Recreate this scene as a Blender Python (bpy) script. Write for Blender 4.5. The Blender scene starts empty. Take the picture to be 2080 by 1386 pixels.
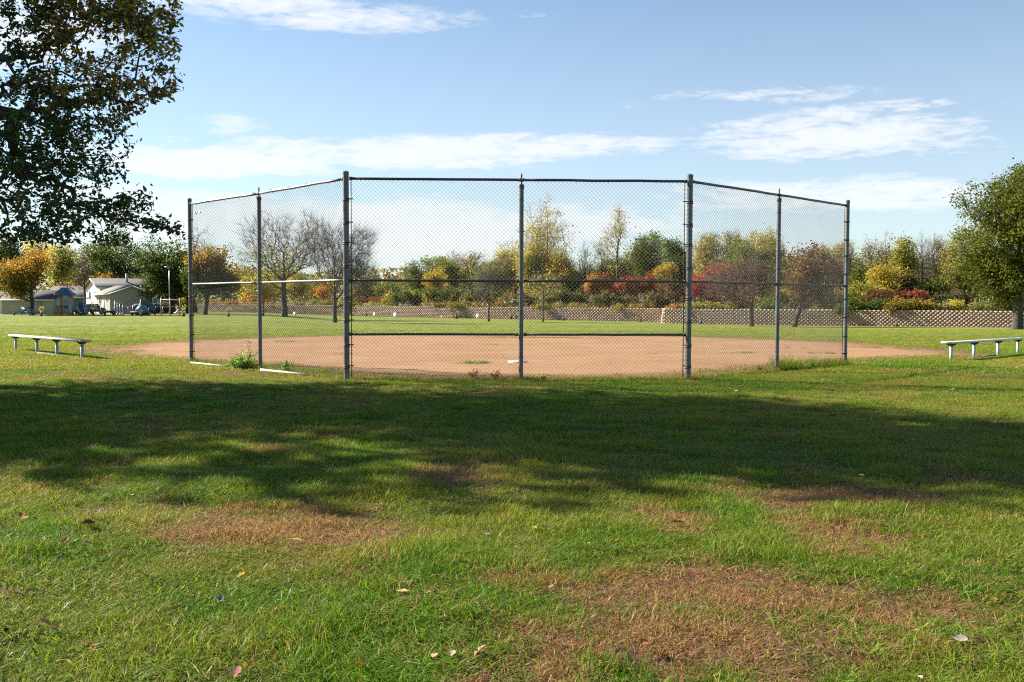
import bpy, math, random
import numpy as np
from mathutils import Vector, Matrix, Euler

R = math.radians
# ------------------------------------------------------------------ camera
scene = bpy.context.scene
FPX, CAMH, PITCH, ROLL = 1920.0, 1.40, 0.0430, 0.0031
cam_d = bpy.data.cameras.new("camera")
cam = bpy.data.objects.new("camera", cam_d)
scene.collection.objects.link(cam)
cam_d.sensor_width = 36.0
cam_d.lens = FPX / 2080 * 36.0
cam_d.clip_start = 0.1
cam_d.clip_end = 3000
CM = Matrix.Rotation(math.pi / 2 - PITCH, 3, 'X') @ Matrix.Rotation(ROLL, 3, 'Z')
cam.matrix_world = Matrix.Translation((0, 0, CAMH)) @ CM.to_4x4()
scene.camera = cam
# ------------------------------------------------------------------ sky and sun
SUN_EL = R(33)
SUN_AZ = math.atan2(-0.934, 0.358)            # clockwise from +Y
world = bpy.data.worlds.new("World")
scene.world = world
world.use_nodes = True
wn, wl = world.node_tree.nodes, world.node_tree.links
wn.clear()
SKY_STRENGTH = 0.052
SUN_STRENGTH = 5.0
scene.view_settings.view_transform = 'Standard'
scene.view_settings.look = 'None'
scene.view_settings.gamma = 1
scene.view_settings.exposure = 1.52
scene.cycles.use_denoising = False
scene.cycles.filter_width = 1.15
scene.cycles.max_bounces = 7
scene.cycles.transparent_max_bounces = 4
scene.cycles.diffuse_bounces = 4
scene.cycles.glossy_bounces = 2
scene.cycles.transmission_bounces = 4

def sky_nodes():
    def N(t, **k):
        n = wn.new(t)
        for a, b in k.items():
            setattr(n, a, b)
        return n
    def M(op, a, b=None, c=None, clamp=False):
        n = N('ShaderNodeMath', operation=op, use_clamp=clamp)
        for i, v in enumerate((a, b, c)):
            if v is None:
                continue
            if isinstance(v, (int, float)):
                n.inputs[i].default_value = v
            else:
                wl.new(v, n.inputs[i])
        return n.outputs[0]
    sky = N('ShaderNodeTexSky', sky_type='NISHITA', sun_disc=False)
    sky.sun_elevation = SUN_EL
    sky.sun_rotation = SUN_AZ % (2 * math.pi)
    sky.altitude = 250
    sky.air_density = 1.0
    sky.dust_density = 0.35
    sky.ozone_density = 2.2
    tc = N('ShaderNodeTexCoord')
    sep = N('ShaderNodeSeparateXYZ')
    wl.new(tc.outputs['Generated'], sep.inputs[0])
    az = M('ARCTAN2', sep.outputs[0], sep.outputs[1])
    el = M('ARCSINE', sep.outputs[2])
    # noise in azimuth / elevation, stretched along the horizon
    comb = N('ShaderNodeCombineXYZ')
    wl.new(M('MULTIPLY', az, 3.0), comb.inputs[0])
    wl.new(M('MULTIPLY', el, 13.0), comb.inputs[1])
    def noise(scale, detail, rough, off, dist=0.0):
        mp = N('ShaderNodeMapping')
        mp.inputs['Location'].default_value = off
        wl.new(comb.outputs[0], mp.inputs[0])
        n = N('ShaderNodeTexNoise')
        n.inputs['Scale'].default_value = scale
        n.inputs['Detail'].default_value = detail
        n.inputs['Roughness'].default_value = rough
        n.inputs['Distortion'].default_value = dist
        wl.new(mp.outputs[0], n.inputs['Vector'])
        return n.outputs['Fac']
    n1 = noise(2.2, 10, 0.66, (0.3, 2.1, 0), 0.5)
    n2 = noise(10.0, 7, 0.66, (4.3, 1.1, 3), 0.6)
    n3 = noise(0.9, 3, 0.5, (7.3, 5.1, 6))
    wob = M('MULTIPLY', M('SUBTRACT', n3, 0.5), 0.05)
    elw = M('ADD', el, wob)
    # soft banks of cloud: (u, v, half width, half height, tilt, strength) in photograph pixels
    banks = [(600, 30, 420, 44, 0.0, 0.95), (820, 28, 300, 26, 0.0, .42), (60, 60, 260, 120, 0.0, 1.0), (1090, 35, 75, 20, 0, .5),
             (450, 332, 380, 38, -0.03, 1.35), (870, 308, 560, 38, -0.03, 1.25), (470, 262, 130, 42, 0, .62), (1230, 300, 190, 24, 0, .85),
             (1690, 278, 400, 60, 0.04, 1.05), (1780, 232, 290, 26, 0.0, .9), (1560, 196, 300, 30, 0.05, .75), (1340, 208, 170, 24, -.12, .6),
             (1620, 400, 620, 60, 0.0, .95), (480, 455, 420, 70, 0, 1.25), (820, 480, 420, 85, 0, 1.25), (1200, 470, 330, 70, 0, 1.0), (1180, 430, 150, 24, 0, .8),
             (200, 400, 360, 26, 0, .9), (1500, 520, 700, 50, 0, .55), (900, 590, 1400, 50, 0, .95)]
    tot = None
    for (u, v, ru, rv, tilt, s) in banks:
        a0 = math.atan((u - 1040) / FPX)
        e0 = math.atan((610.4 + .003 * (u - 1040) - v) / FPX * math.cos(a0))
        ra, re = ru / FPX * math.cos(a0) ** 2, rv / FPX * math.cos(a0)
        da = M('SUBTRACT', az, a0)
        de = M('SUBTRACT', elw, e0)
        de = M('MULTIPLY_ADD', da, tilt, de)
        q = M('ADD', M('POWER', M('MULTIPLY', da, 1 / ra), 2.0), M('POWER', M('MULTIPLY', de, 1 / re), 2.0))
        g = M('MULTIPLY', M('EXPONENT', M('MULTIPLY', q, -1.1)), s)
        tot = g if tot is None else M('MAXIMUM', tot, g)
    nn = M('MULTIPLY_ADD', n1, 0.50, M('MULTIPLY', n2, 0.50))
    d = M('MULTIPLY_ADD', M('SUBTRACT', nn, 0.5), 4.2, tot)
    d = M('MULTIPLY', M('SUBTRACT', d, 0.20), 0.80)
    d = M('MULTIPLY', d, M('MINIMUM', M('MULTIPLY', M('POWER', tot, 1.3), 1.5), 1.0), clamp=True)
    d = M('MULTIPLY', M('MULTIPLY', d, M('SUBTRACT', 1.7, d)), 1.12, clamp=True)
    veil = M('MULTIPLY', M('MAXIMUM', M('MULTIPLY_ADD', el, -2.1, 0.86), 0.04), 0.52)
    d = M('MAXIMUM', d, veil, clamp=True)
    mix = N('ShaderNodeMix', data_type='RGBA')
    wl.new(d, mix.inputs[0])
    tint = N('ShaderNodeVectorMath', operation='MULTIPLY')
    tint.inputs[1].default_value = (0.89, 1.045, 1.08)
    wl.new(sky.outputs[0], tint.inputs[0])
    wl.new(tint.outputs[0], mix.inputs[6])
    mix.inputs[7].default_value = (7.2, 7.2, 7.35, 1)
    bg = N('ShaderNodeBackground')
    bg.inputs[1].default_value = SKY_STRENGTH
    wl.new(mix.outputs[2], bg.inputs[0])
    out = N('ShaderNodeOutputWorld')
    wl.new(bg.outputs[0], out.inputs[0])
sky_nodes()
sun_d = bpy.data.lights.new("sun", 'SUN')
sun_d.energy = SUN_STRENGTH
sun_d.angle = R(0.53)
sun_d.color = (1.0, 0.93, 0.82)
sun = bpy.data.objects.new("sun", sun_d)
scene.collection.objects.link(sun)
SV = Vector((math.sin(SUN_AZ) * math.cos(SUN_EL), math.cos(SUN_AZ) * math.cos(SUN_EL), math.sin(SUN_EL)))
sun.rotation_euler = SV.to_track_quat('Z', 'Y').to_euler()

# ------------------------------------------------------------------ ground height and pixel -> place
def sm(t):
    t = np.clip(t, 0, 1)
    return t * t * (3 - 2 * t)

def gz(x, y):
    x = np.asarray(x, float); y = np.asarray(y, float)
    yy = np.clip(y, -50, 150)
    d = np.maximum(yy - 17, 0)
    d = np.where(d < 6, d * d / 12, d - 3)
    zr = -.0127 * d
    zr = np.where(zr < -1.0, -1.0 - .22 * (1 - np.exp((zr + 1.0) / .22)), zr)
    zl = -.0066 * d
    w = x / np.maximum(y, 20)
    zr = zr * (1 + .26 * sm((w + .02) / .35) * sm((y - 45) / 40))
    m = (1 - sm((w + .27) / .10)) * sm((y - 45) / 50)
    return zr * (1 - m) + zl * m

CMn = np.array(CM)
def ray(u, v):
    d = CMn @ np.array([(u - 1040) / FPX, -(v - 693) / FPX, -1.0])
    return d / d[1]

def at(u, v):
    """point of the ground seen at photograph pixel u, v"""
    r = ray(u, v)
    lo, hi = 1.0, 400.0
    for _ in range(60):
        m = (lo + hi) / 2
        p = r * m
        if CAMH + p[2] > gz(p[0], p[1]):
            lo = m
        else:
            hi = m
    return np.array([r[0] * lo, lo, float(gz(r[0] * lo, lo))])

def proj(P):
    P = np.asarray(P, float) - np.array([0, 0, CAMH])
    q = P @ CMn
    return 1040 + FPX * q[..., 0] / -q[..., 2], 693 - FPX * q[..., 1] / -q[..., 2]

def atd(u, d, z=None):
    """point on the ground in column u at distance d"""
    x = ray(u, 620)[0] * d
    return np.array([x, d, float(gz(x, d)) if z is None else z])

def zat(v, d, u=1040):
    return CAMH + ray(u, v)[2] * d

# ------------------------------------------------------------------ noise
_rs = np.random.RandomState(5)
_tab = _rs.rand(256, 256)
def vnoise(x, y):
    x = np.asarray(x, float); y = np.asarray(y, float)
    xi = np.floor(x).astype(int); yi = np.floor(y).astype(int)
    fx = x - xi; fy = y - yi
    fx = fx * fx * (3 - 2 * fx); fy = fy * fy * (3 - 2 * fy)
    a = _tab[xi & 255, yi & 255]; b = _tab[(xi + 1) & 255, yi & 255]
    c = _tab[xi & 255, (yi + 1) & 255]; d = _tab[(xi + 1) & 255, (yi + 1) & 255]
    return (a * (1 - fx) + b * fx) * (1 - fy) + (c * (1 - fx) + d * fx) * fy

def fbm(x, y, o=4, off=0.0):
    s = 0; a = .5; t = 0
    x = np.asarray(x, float) + off; y = np.asarray(y, float) + off * 1.7
    for i in range(o):
        s = s + a * vnoise(x, y); t += a
        x = x * 2.03 + 11.3; y = y * 2.03 + 5.7; a *= .5
    return s / t

# ------------------------------------------------------------------ materials
def mat(name, col=(.5, .5, .5), rough=.7, metal=0, spec=.5, noise=None, bump=None):
    m = bpy.data.materials.new(name)
    m.use_nodes = True
    nt = m.node_tree
    b = nt.nodes['Principled BSDF']
    b.inputs['Base Color'].default_value = (*col, 1)
    b.inputs['Roughness'].default_value = rough
    b.inputs['Metallic'].default_value = metal
    b.inputs['Specular IOR Level'].default_value = spec
    tc = nt.nodes.new('ShaderNodeTexCoord')
    if noise:
        sc, amt, col2 = noise
        n = nt.nodes.new('ShaderNodeTexNoise')
        n.inputs['Scale'].default_value = sc
        n.inputs['Detail'].default_value = 6
        n.inputs['Roughness'].default_value = .6
        nt.links.new(tc.outputs['Object'], n.inputs['Vector'])
        r = nt.nodes.new('ShaderNodeMapRange')
        r.inputs['From Min'].default_value = .5 - amt
        r.inputs['From Max'].default_value = .5 + amt
        nt.links.new(n.outputs['Fac'], r.inputs['Value'])
        x = nt.nodes.new('ShaderNodeMix'); x.data_type = 'RGBA'
        x.inputs[6].default_value = (*col, 1)
        x.inputs[7].default_value = (*col2, 1)
        nt.links.new(r.outputs[0], x.inputs[0])
        nt.links.new(x.outputs[2], b.inputs['Base Color'])
    if bump:
        sc, st, dist = bump
        n = nt.nodes.new('ShaderNodeTexNoise')
        n.inputs['Scale'].default_value = sc
        n.inputs['Detail'].default_value = 5
        nt.links.new(tc.outputs['Object'], n.inputs['Vector'])
        bp = nt.nodes.new('ShaderNodeBump')
        bp.inputs['Strength'].default_value = st
        bp.inputs['Distance'].default_value = dist
        nt.links.new(n.outputs['Fac'], bp.inputs['Height'])
        nt.links.new(bp.outputs[0], b.inputs['Normal'])
    return m

def attr_mat(name, rough=.55, trans=.3, spec=.3, boost=1.3):
    """leaf like surface, colour from the 'col' attribute, lets some light through"""
    m = bpy.data.materials.new(name)
    m.use_nodes = True
    nt = m.node_tree
    b = nt.nodes['Principled BSDF']
    out = nt.nodes['Material Output']
    a = nt.nodes.new('ShaderNodeAttribute'); a.attribute_name = 'col'
    nt.links.new(a.outputs['Color'], b.inputs['Base Color'])
    b.inputs['Roughness'].default_value = rough
    b.inputs['Specular IOR Level'].default_value = spec
    if trans > 0:
        t = nt.nodes.new('ShaderNodeBsdfTranslucent')
        v = nt.nodes.new('ShaderNodeVectorMath'); v.operation = 'MULTIPLY'
        v.inputs[1].default_value = (boost * 1.1, boost * 1.1, boost * .6)
        nt.links.new(a.outputs['Color'], v.inputs[0])
        nt.links.new(v.outputs[0], t.inputs['Color'])
        mx = nt.nodes.new('ShaderNodeMixShader')
        mx.inputs[0].default_value = trans
        nt.links.new(b.outputs[0], mx.inputs[1])
        nt.links.new(t.outputs[0], mx.inputs[2])
        nt.links.new(mx.outputs[0], out.inputs['Surface'])
    return m

M = {}
M['leaf'] = attr_mat('foliage', .5, .46, .22, 1.55)
M['near_leaf'] = attr_mat('near_foliage', .42, .30, .35, 1.4)
M['litter'] = attr_mat('dry_leaf', .9, .2, .05, 1.2)
M['block'] = attr_mat('wall_block', .9, 0)
M['bark'] = mat('bark', (.045, .036, .028), .9, noise=(6, .25, (.075, .062, .050)), bump=(14, .8, .03))
M['bark_grey'] = mat('grey_bark', (.05, .044, .04), .9, noise=(6, .25, (.12, .108, .096)), bump=(14, .8, .03))
M['galv'] = mat('galvanised_steel', (.17, .175, .17), .5, .25, noise=(5, .22, (.085, .088, .085)), bump=(30, .15, .004))
M['wire'] = mat('chain_link_wire', (.20, .20, .185), .5, .3, noise=(2.0, .3, (.13, .11, .085)))
M['rail_shaded'] = mat('shaded_pipe', (.085, .085, .08), .5, .25, noise=(4, .25, (.05, .048, .045)))  # centre rails: their shaded side put into a darker pipe colour
M['fitting'] = mat('dark_fitting', (.07, .068, .062), .6, .5, noise=(20, .2, (.12, .09, .06)))
M['rail_sunlit'] = mat('sunlit_pipe', (.24, .22, .185), .5, .2, noise=(4, .25, (.15, .135, .115)))  # left wing rails: the sun on them put into a paler pipe colour
M['white_pipe'] = mat('white_pipe', (.62, .60, .55), .6, noise=(7, .2, (.35, .31, .25)))
M['plank'] = mat('aluminium_plank', (.62, .62, .60), .42, .35, noise=(9, .25, (.48, .48, .46)))
M['bench_leg'] = mat('painted_leg', (.33, .43, .48), .45, .3, noise=(9, .2, (.24, .30, .34)))
M['dark'] = mat('dark_metal', (.035, .035, .035), .6, .3, noise=(9, .2, (.05, .045, .04)))
M['plate'] = mat('white_rubber', (.82, .80, .76), .6, noise=(9, .25, (.62, .55, .46)))
M['orange'] = mat('orange_paint', (.55, .21, .040), .45, noise=(3, .2, (.42, .15, .05)))
M['blue'] = mat('blue_plastic', (.03, .11, .20), .4, noise=(3, .2, (.022, .085, .16)))
M['light_blue'] = mat('light_blue_plastic', (.20, .44, .52), .45, noise=(3, .2, (.16, .38, .45)))
M['teal'] = mat('teal_plastic', (.022, .085, .125), .45, noise=(3, .2, (.016, .06, .09)))
M['pale_teal'] = mat('pale_teal_plastic', (.06, .19, .25), .45, noise=(3, .2, (.05, .15, .20)))
M['navy'] = mat('dark_slide_plastic', (.035, .055, .10), .4, noise=(3, .2, (.03, .045, .08)))
M['grey_metal'] = mat('grey_metal', (.42, .44, .46), .4, .5, noise=(3, .2, (.34, .36, .38)))
M['white'] = mat('white_paint', (.80, .80, .78), .5, noise=(3, .2, (.72, .72, .70)))
M['siding_white'] = mat('white_siding', (.72, .70, .64), .7, noise=(2, .3, (.64, .61, .55)))
M['siding_beige'] = mat('beige_siding', (.36, .33, .28), .75, noise=(2, .3, (.31, .285, .245)))
M['siding_teal'] = mat('dark_teal_siding', (.05, .085, .095), .75, noise=(2, .3, (.04, .065, .075)))
M['roof'] = mat('asphalt_shingles', (.062, .056, .052), .85, noise=(5, .25, (.095, .086, .08)), bump=(9, .5, .05))
M['roof_brown'] = mat('brown_shingles', (.15, .125, .105), .85, noise=(5, .25, (.19, .165, .14)), bump=(9, .5, .05))
M['trim'] = mat('pale_trim', (.62, .61, .58), .6, noise=(3, .2, (.55, .54, .5)))
M['glass'] = mat('window_glass', (.02, .025, .03), .12, noise=(2, .2, (.03, .035, .045)))
M['wood'] = mat('grey_timber', (.20, .16, .12), .85, noise=(8, .25, (.11, .09, .07)))
M['bag'] = mat('green_bag', (.016, .05, .034), .6, noise=(6, .2, (.01, .03, .022)))
M['bag_black'] = mat('black_bag', (.014, .018, .022), .6, noise=(6, .2, (.01, .012, .014)))
M['red'] = mat('red_paint', (.22, .035, .03), .5, noise=(4, .2, (.17, .03, .025)))
M['car_blue'] = mat('blue_car_paint', (.26, .30, .34), .25, .4, noise=(2, .2, (.09, .14, .21)))
M['tyre'] = mat('tyre_rubber', (.02, .02, .02), .85, noise=(9, .2, (.03, .03, .03)))
M['stone'] = mat('pale_stone', (.45, .42, .38), .9, noise=(12, .25, (.3, .27, .24)), bump=(20, .6, .01))

# ------------------------------------------------------------------ mesh helpers
ORG = {}      # world origin of things whose parts are built in world coordinates
def link(o):
    scene.collection.objects.link(o)
    return o

def mk(name, V, F, material, parent=None, col=None, smooth=False, mats=None, midx=None):
    """one mesh object from numpy arrays; F is a list of face arrays"""
    V = np.asarray(V, np.float64)
    org = ORG.get(parent.name) if parent is not None else None
    if org is not None:
        V = V - org
    V = V.astype(np.float32)
    if not isinstance(F, (list, tuple)):
        F = [F]
    F = [np.asarray(f, np.int32) for f in F if len(f)]
    me = bpy.data.meshes.new(name)
    nl = sum(f.size for f in F); nf = sum(len(f) for f in F)
    me.vertices.add(len(V)); me.vertices.foreach_set('co', V.ravel())
    me.loops.add(nl); me.loops.foreach_set('vertex_index', np.concatenate([f.ravel() for f in F]))
    me.polygons.add(nf)
    tot = np.concatenate([np.full(len(f), f.shape[1], np.int32) for f in F])
    st = np.concatenate([[0], np.cumsum(tot)[:-1]]).astype(np.int32)
    me.polygons.foreach_set('loop_start', st)
    me.polygons.foreach_set('loop_total', tot)
    if smooth:
        me.polygons.foreach_set('use_smooth', np.ones(nf, bool))
    me.update(calc_edges=True)
    if col is not None:
        a = me.color_attributes.new('col', 'FLOAT_COLOR', 'POINT')
        c = np.ones((len(V), 4), np.float32); c[:, :3] = col
        a.data.foreach_set('color', c.ravel())
    me.materials.append(material)
    o = bpy.data.objects.new(name, me)
    link(o)
    if parent is not None:
        o.parent = parent
        if org is not None:
            ORG[o.name] = org
    return o

def tag(o, label=None, cat=None, group=None, kind=None):
    if label: o['label'] = label
    if cat: o['category'] = cat
    if group: o['group'] = group
    if kind: o['kind'] = kind
    return o

def thing(name, loc, label, cat, group=None, rz=0.0, local=False):
    o = bpy.data.objects.new(name, None)
    o.empty_display_size = .2
    link(o)
    o.location = loc
    o.rotation_euler = (0, 0, rz)
    if not local:
        ORG[o.name] = np.array(loc, float)
    return tag(o, label, cat, group)

class MB:
    def __init__(s):
        s.V = []; s.Q = []; s.T = []; s.n = 0
    def add(s, V, Q=(), T=()):
        V = np.asarray(V, float)
        if len(Q): s.Q.append(np.asarray(Q, int) + s.n)
        if len(T): s.T.append(np.asarray(T, int) + s.n)
        s.V.append(V); s.n += len(V)
        return s
    def box(s, c, d, rz=0.0, taper=1.0):
        x, y, z = d[0] / 2, d[1] / 2, d[2] / 2
        V = np.array([(-x, -y, -z), (x, -y, -z), (x, y, -z), (-x, y, -z), (-x * taper, -y * taper, z), (x * taper, -y * taper, z), (x * taper, y * taper, z), (-x * taper, y * taper, z)])
        if rz:
            co, si = math.cos(rz), math.sin(rz)
            V = np.c_[V[:, 0] * co - V[:, 1] * si, V[:, 0] * si + V[:, 1] * co, V[:, 2]]
        return s.add(V + np.array(c), [(0, 3, 2, 1), (4, 5, 6, 7), (0, 1, 5, 4), (1, 2, 6, 5), (2, 3, 7, 6), (3, 0, 4, 7)])
    def tube(s, pts, rad, n=8, cap=True):
        pts = np.asarray(pts, float); k = len(pts)
        rad = np.broadcast_to(rad, (k,))
        rings = []
        up = None
        for i in range(k):
            t = pts[min(i + 1, k - 1)] - pts[max(i - 1, 0)]
            t = t / (np.linalg.norm(t) + 1e-9)
            if up is None:
                up = np.array([0, 0, 1.]) if abs(t[2]) < .9 else np.array([1., 0, 0])
            a = np.cross(t, up); a /= np.linalg.norm(a) + 1e-9
            b = np.cross(a, t); up = b
            th = np.arange(n) * 2 * math.pi / n
            rings.append(pts[i] + rad[i] * (np.outer(np.cos(th), a) + np.outer(np.sin(th), b)))
        V = np.concatenate(rings)
        Q = [(i * n + j, i * n + (j + 1) % n, (i + 1) * n + (j + 1) % n, (i + 1) * n + j) for i in range(k - 1) for j in range(n)]
        T = []
        if cap:
            V = np.vstack([V, pts[0], pts[-1]])
            T = [((j + 1) % n, j, k * n) for j in range(n)] + [((k - 1) * n + j, (k - 1) * n + (j + 1) % n, k * n + 1) for j in range(n)]
        return s.add(V, Q, T)
    def prism(s, poly, a, b):
        """polygon in a plane extruded: poly list of 3D points, offset vector from a to b"""
        P = np.asarray(poly, float); n = len(P)
        off = np.asarray(b, float) - np.asarray(a, float)
        V = np.vstack([P, P + off])
        c0, c1 = P.mean(0), P.mean(0) + off
        V = np.vstack([V, c0, c1])
        T = [((i + 1) % n, i, 2 * n) for i in range(n)] + [(n + i, n + (i + 1) % n, 2 * n + 1) for i in range(n)]
        Q = [(i, (i + 1) % n, n + (i + 1) % n, n + i) for i in range(n)]
        return s.add(V, Q, T)
    def each(s, name, material, parent=None, smooth=False):
        """every added piece as an object of its own"""
        out = []; n0 = 0; qs = list(s.Q); ts = list(s.T)
        for V in s.V:
            n1 = n0 + len(V); F = []
            for lst in (qs, ts):
                for f in lst:
                    if n0 <= f.min() < n1: F.append(f - n0)
            out.append(mk(name, V, F, material, parent, None, smooth)); n0 = n1
        return out
    def build(s, name, material, parent=None, smooth=False, col=None):
        F = []
        if s.Q: F.append(np.concatenate(s.Q))
        if s.T: F.append(np.concatenate(s.T))
        return mk(name, np.concatenate(s.V), F, material, parent, col, smooth)

def smooth_by_angle(o, deg=40):
    me = o.data
    me.polygons.foreach_set('use_smooth', np.ones(len(me.polygons), bool))
    try:
        me.set_sharp_from_angle(angle=R(deg))
    except Exception:
        pass
    return o

rng = np.random.RandomState(11)

# ================================================================== GROUND
dead_px = [(620, 1075, 250, 42, 1.0), (480, 1090, 160, 30, .7), (940, 972, 95, 26, .9), (1730, 1012, 190, 26, 1.0), (1740, 1090, 150, 42, .75), (1390, 1062, 90, 24, .9),
           (1420, 1205, 380, 50, 1.0), (1330, 1290, 380, 80, .9), (1500, 1320, 480, 60, .62), (1080, 1372, 170, 40, 1.0), (1900, 1235, 190, 45, .8), (1480, 1372, 420, 36, .55), (1180, 1250, 150, 60, .7),
           (750, 1140, 170, 24, .45), (380, 1140, 240, 22, .35), (550, 915, 60, 9, .8), (860, 886, 150, 14, .35), (480, 757, 70, 5, .8), (2020, 757, 80, 5, 1.0),
           (700, 768, 240, 4, .5), (1950, 975, 120, 16, .5), (1640, 962, 60, 14, .4), (1600, 1160, 200, 20, .5), (60, 1170, 160, 30, .3), (150, 760, 160, 14, .25)]
def dead_mask(X, Y):
    P = np.stack([X, Y, gz(X, Y)], -1)
    u, v = proj(P)
    n = fbm(X * 2.2, Y * 2.2, 4, 3.1) - .5
    n2 = fbm(X * .55, Y * .55, 3, 9.1) - .5
    n4 = fbm(X * 7, Y * 7, 3, 5.5) - .5
    m = np.zeros_like(X)
    for (cu, cv, ru, rv, s) in dead_px:
        q = ((u - cu) / ru) ** 2 + ((v - cv) / rv) ** 2
        m = np.maximum(m, s * np.exp(-q * .8))
    m = np.clip((m + n * 1.0 + n2 * .35 + n4 * 1.05 - .12) * 1.45, 0, 1)
    m = np.maximum(m, np.clip((n2 * 1.2 + n * .8 + n4 * .5 - .17) * 1.6, 0, .52) * (1 - .5 * sm((Y - 8) / 5)))
    return np.where(Y > 1, m, 0)

def axis(a, b, step, lo, hi, grow=1.12):
    v = list(np.arange(a, b + 1e-6, step))
    s = step; x = b
    while x < hi:
        s *= grow; x += s; v.append(x)
    s = step; x = a
    while x > lo:
        s *= grow; x -= s; v.insert(0, x)
    return np.array(v)

def grid_mesh(name, xs, ys, zf, material):
    X, Y = np.meshgrid(xs, ys)
    Z = zf(X, Y)
    V = np.stack([X, Y, Z], -1).reshape(-1, 3)
    nx, ny = len(xs), len(ys)
    i = np.arange(nx - 1)[None] + np.arange(ny - 1)[:, None] * nx
    F = np.stack([i, i + 1, i + nx + 1, i + nx], -1).reshape(-1, 4)
    return V, F

def bumps(X, Y):
    f = sm((15.8 - Y) / 1.5)
    return f * ((fbm(X * 1.3, Y * 1.3, 3, 1.0) - .5) * .055 + (fbm(X * 5, Y * 5, 2, 2.0) - .5) * .022)

def gground(X, Y):
    return gz(X, Y) + bumps(X, Y)

def ground_material():
    m = bpy.data.materials.new('lawn_soil')
    m.use_nodes = True
    nt = m.node_tree
    N = nt.nodes.new; L = nt.links.new
    b = nt.nodes['Principled BSDF']
    b.inputs['Roughness'].default_value = .95
    b.inputs['Specular IOR Level'].default_value = .15
    tc = N('ShaderNodeTexCoord')
    at_ = N('ShaderNodeAttribute'); at_.attribute_name = 'col'
    sep = N('ShaderNodeSeparateColor'); L(at_.outputs['Color'], sep.inputs[0])
    def noise(sc, det=5, ro=.6, vec=None, sx=1, sy=1):
        mp = N('ShaderNodeMapping'); mp.inputs['Scale'].default_value = (sx, sy, 1)
        L(tc.outputs['Object'], mp.inputs[0])
        n = N('ShaderNodeTexNoise'); n.inputs['Scale'].default_value = sc
        n.inputs['Detail'].default_value = det; n.inputs['Roughness'].default_value = ro
        L(mp.outputs[0], n.inputs['Vector'])
        return n.outputs['Fac']
    def mixc(f, a, c):
        x = N('ShaderNodeMix'); x.data_type = 'RGBA'
        for k, val in ((0, f), (6, a), (7, c)):
            if isinstance(val, tuple): x.inputs[k].default_value = (*val, 1)
            elif isinstance(val, float): x.inputs[k].default_value = val
            else: L(val, x.inputs[k])
        return x.outputs[2]
    def rng_(v, a, c):
        r = N('ShaderNodeMapRange'); r.inputs['From Min'].default_value = a; r.inputs['From Max'].default_value = c
        L(v, r.inputs['Value']); return r.outputs[0]
    # far lawn colour: patches, mowing streaks, fine mottling
    far = mixc(rng_(noise(.12, 4), .35, .65), (.135, .180, .013), (.200, .218, .022))
    far = mixc(rng_(noise(.5, 5, .65, None, .35, 1), .42, .66), far, (.115, .155, .016))
    far = mixc(rng_(noise(9, 4, .7), .50, .78), far, (.22, .215, .08))
    far = mixc(rng_(noise(14, 3, .7), .52, .8), far, (.075, .105, .018))
    far = mixc(rng_(noise(.33, 3, .5, None, .12, 1), .56, .72), far, (.23, .21, .07))
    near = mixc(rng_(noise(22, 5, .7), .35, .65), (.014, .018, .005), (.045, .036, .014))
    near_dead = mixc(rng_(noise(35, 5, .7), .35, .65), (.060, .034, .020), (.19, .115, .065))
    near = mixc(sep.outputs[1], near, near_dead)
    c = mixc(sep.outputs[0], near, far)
    L(c, b.inputs['Base Color'])
    bp = N('ShaderNodeBump'); bp.inputs['Strength'].default_value = .7; bp.inputs['Distance'].default_value = .03
    L(noise(30, 5, .7), bp.inputs['Height'])
    L(bp.outputs[0], b.inputs['Normal'])
    return m

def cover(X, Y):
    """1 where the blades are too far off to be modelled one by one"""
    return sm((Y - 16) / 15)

xs = axis(-18, 18, .16, -900, 900, 1.13)
ys = axis(1.5, 34, .16, -60, 1600, 1.10)
V, F = grid_mesh('ground', xs, ys, gground, None)
cg = np.zeros((len(V), 3))
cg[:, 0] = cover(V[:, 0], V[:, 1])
cg[:, 1] = dead_mask(V[:, 0], V[:, 1])
ground = mk('ground', V, F, ground_material(), None, cg, True)
tag(ground, kind='structure')

# infield -------------------------------------------------------------------
poly_px = [(140, 717), (180, 723), (230, 727), (300, 730), (385, 736), (460, 742), (528, 747), (620, 755), (700, 762), (860, 766), (1058, 768), (1250, 768), (1398, 765), (1490, 757), (1578, 748), (1650, 741), (1717, 736),
           (1800, 733), (1900, 730), (1990, 727), (2045, 723), (1990, 714), (1900, 707), (1850, 702), (1760, 696), (1650, 691), (1500, 686.5), (1350, 683.5), (1200, 682), (1060, 681.5), (850, 681.5), (700, 681.5),
           (530, 685), (385, 690), (300, 694), (230, 698), (180, 704), (145, 711)]
poly = np.array([at(u, v)[:2] for u, v in poly_px])
def inpoly(X, Y, P):
    ins = np.zeros(X.shape, bool)
    n = len(P); j = n - 1
    for i in range(n):
        xi, yi = P[i]; xj, yj = P[j]
        c = ((yi > Y) != (yj > Y)) & (X < (xj - xi) * (Y - yi) / (yj - yi + 1e-12) + xi)
        ins ^= c; j = i
    return ins
def dirt_in(X, Y):
    wx = (fbm(X * 1.3, Y * 1.3, 6, 4.0) - .5) * 1.6
    wy = (fbm(X * 1.3, Y * 1.3, 6, 14.0) - .5) * 2.2
    near = sm((20 - Y) / 3)
    return inpoly(X + wx * (1 - .6 * near), Y + wy * (1 - .72 * near), poly)
st = .085
gx = np.arange(poly[:, 0].min() - 1, poly[:, 0].max() + 1, st)
gy = np.arange(poly[:, 1].min() - 1, poly[:, 1].max() + 1, st * 1.2)
X, Y = np.meshgrid(gx, gy)
V = np.stack([X, Y, gz(X, Y) + .008 + (fbm(X * 3, Y * 3, 3, 6) - .5) * .004], -1).reshape(-1, 3)
nx, ny = len(gx), len(gy)
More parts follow.
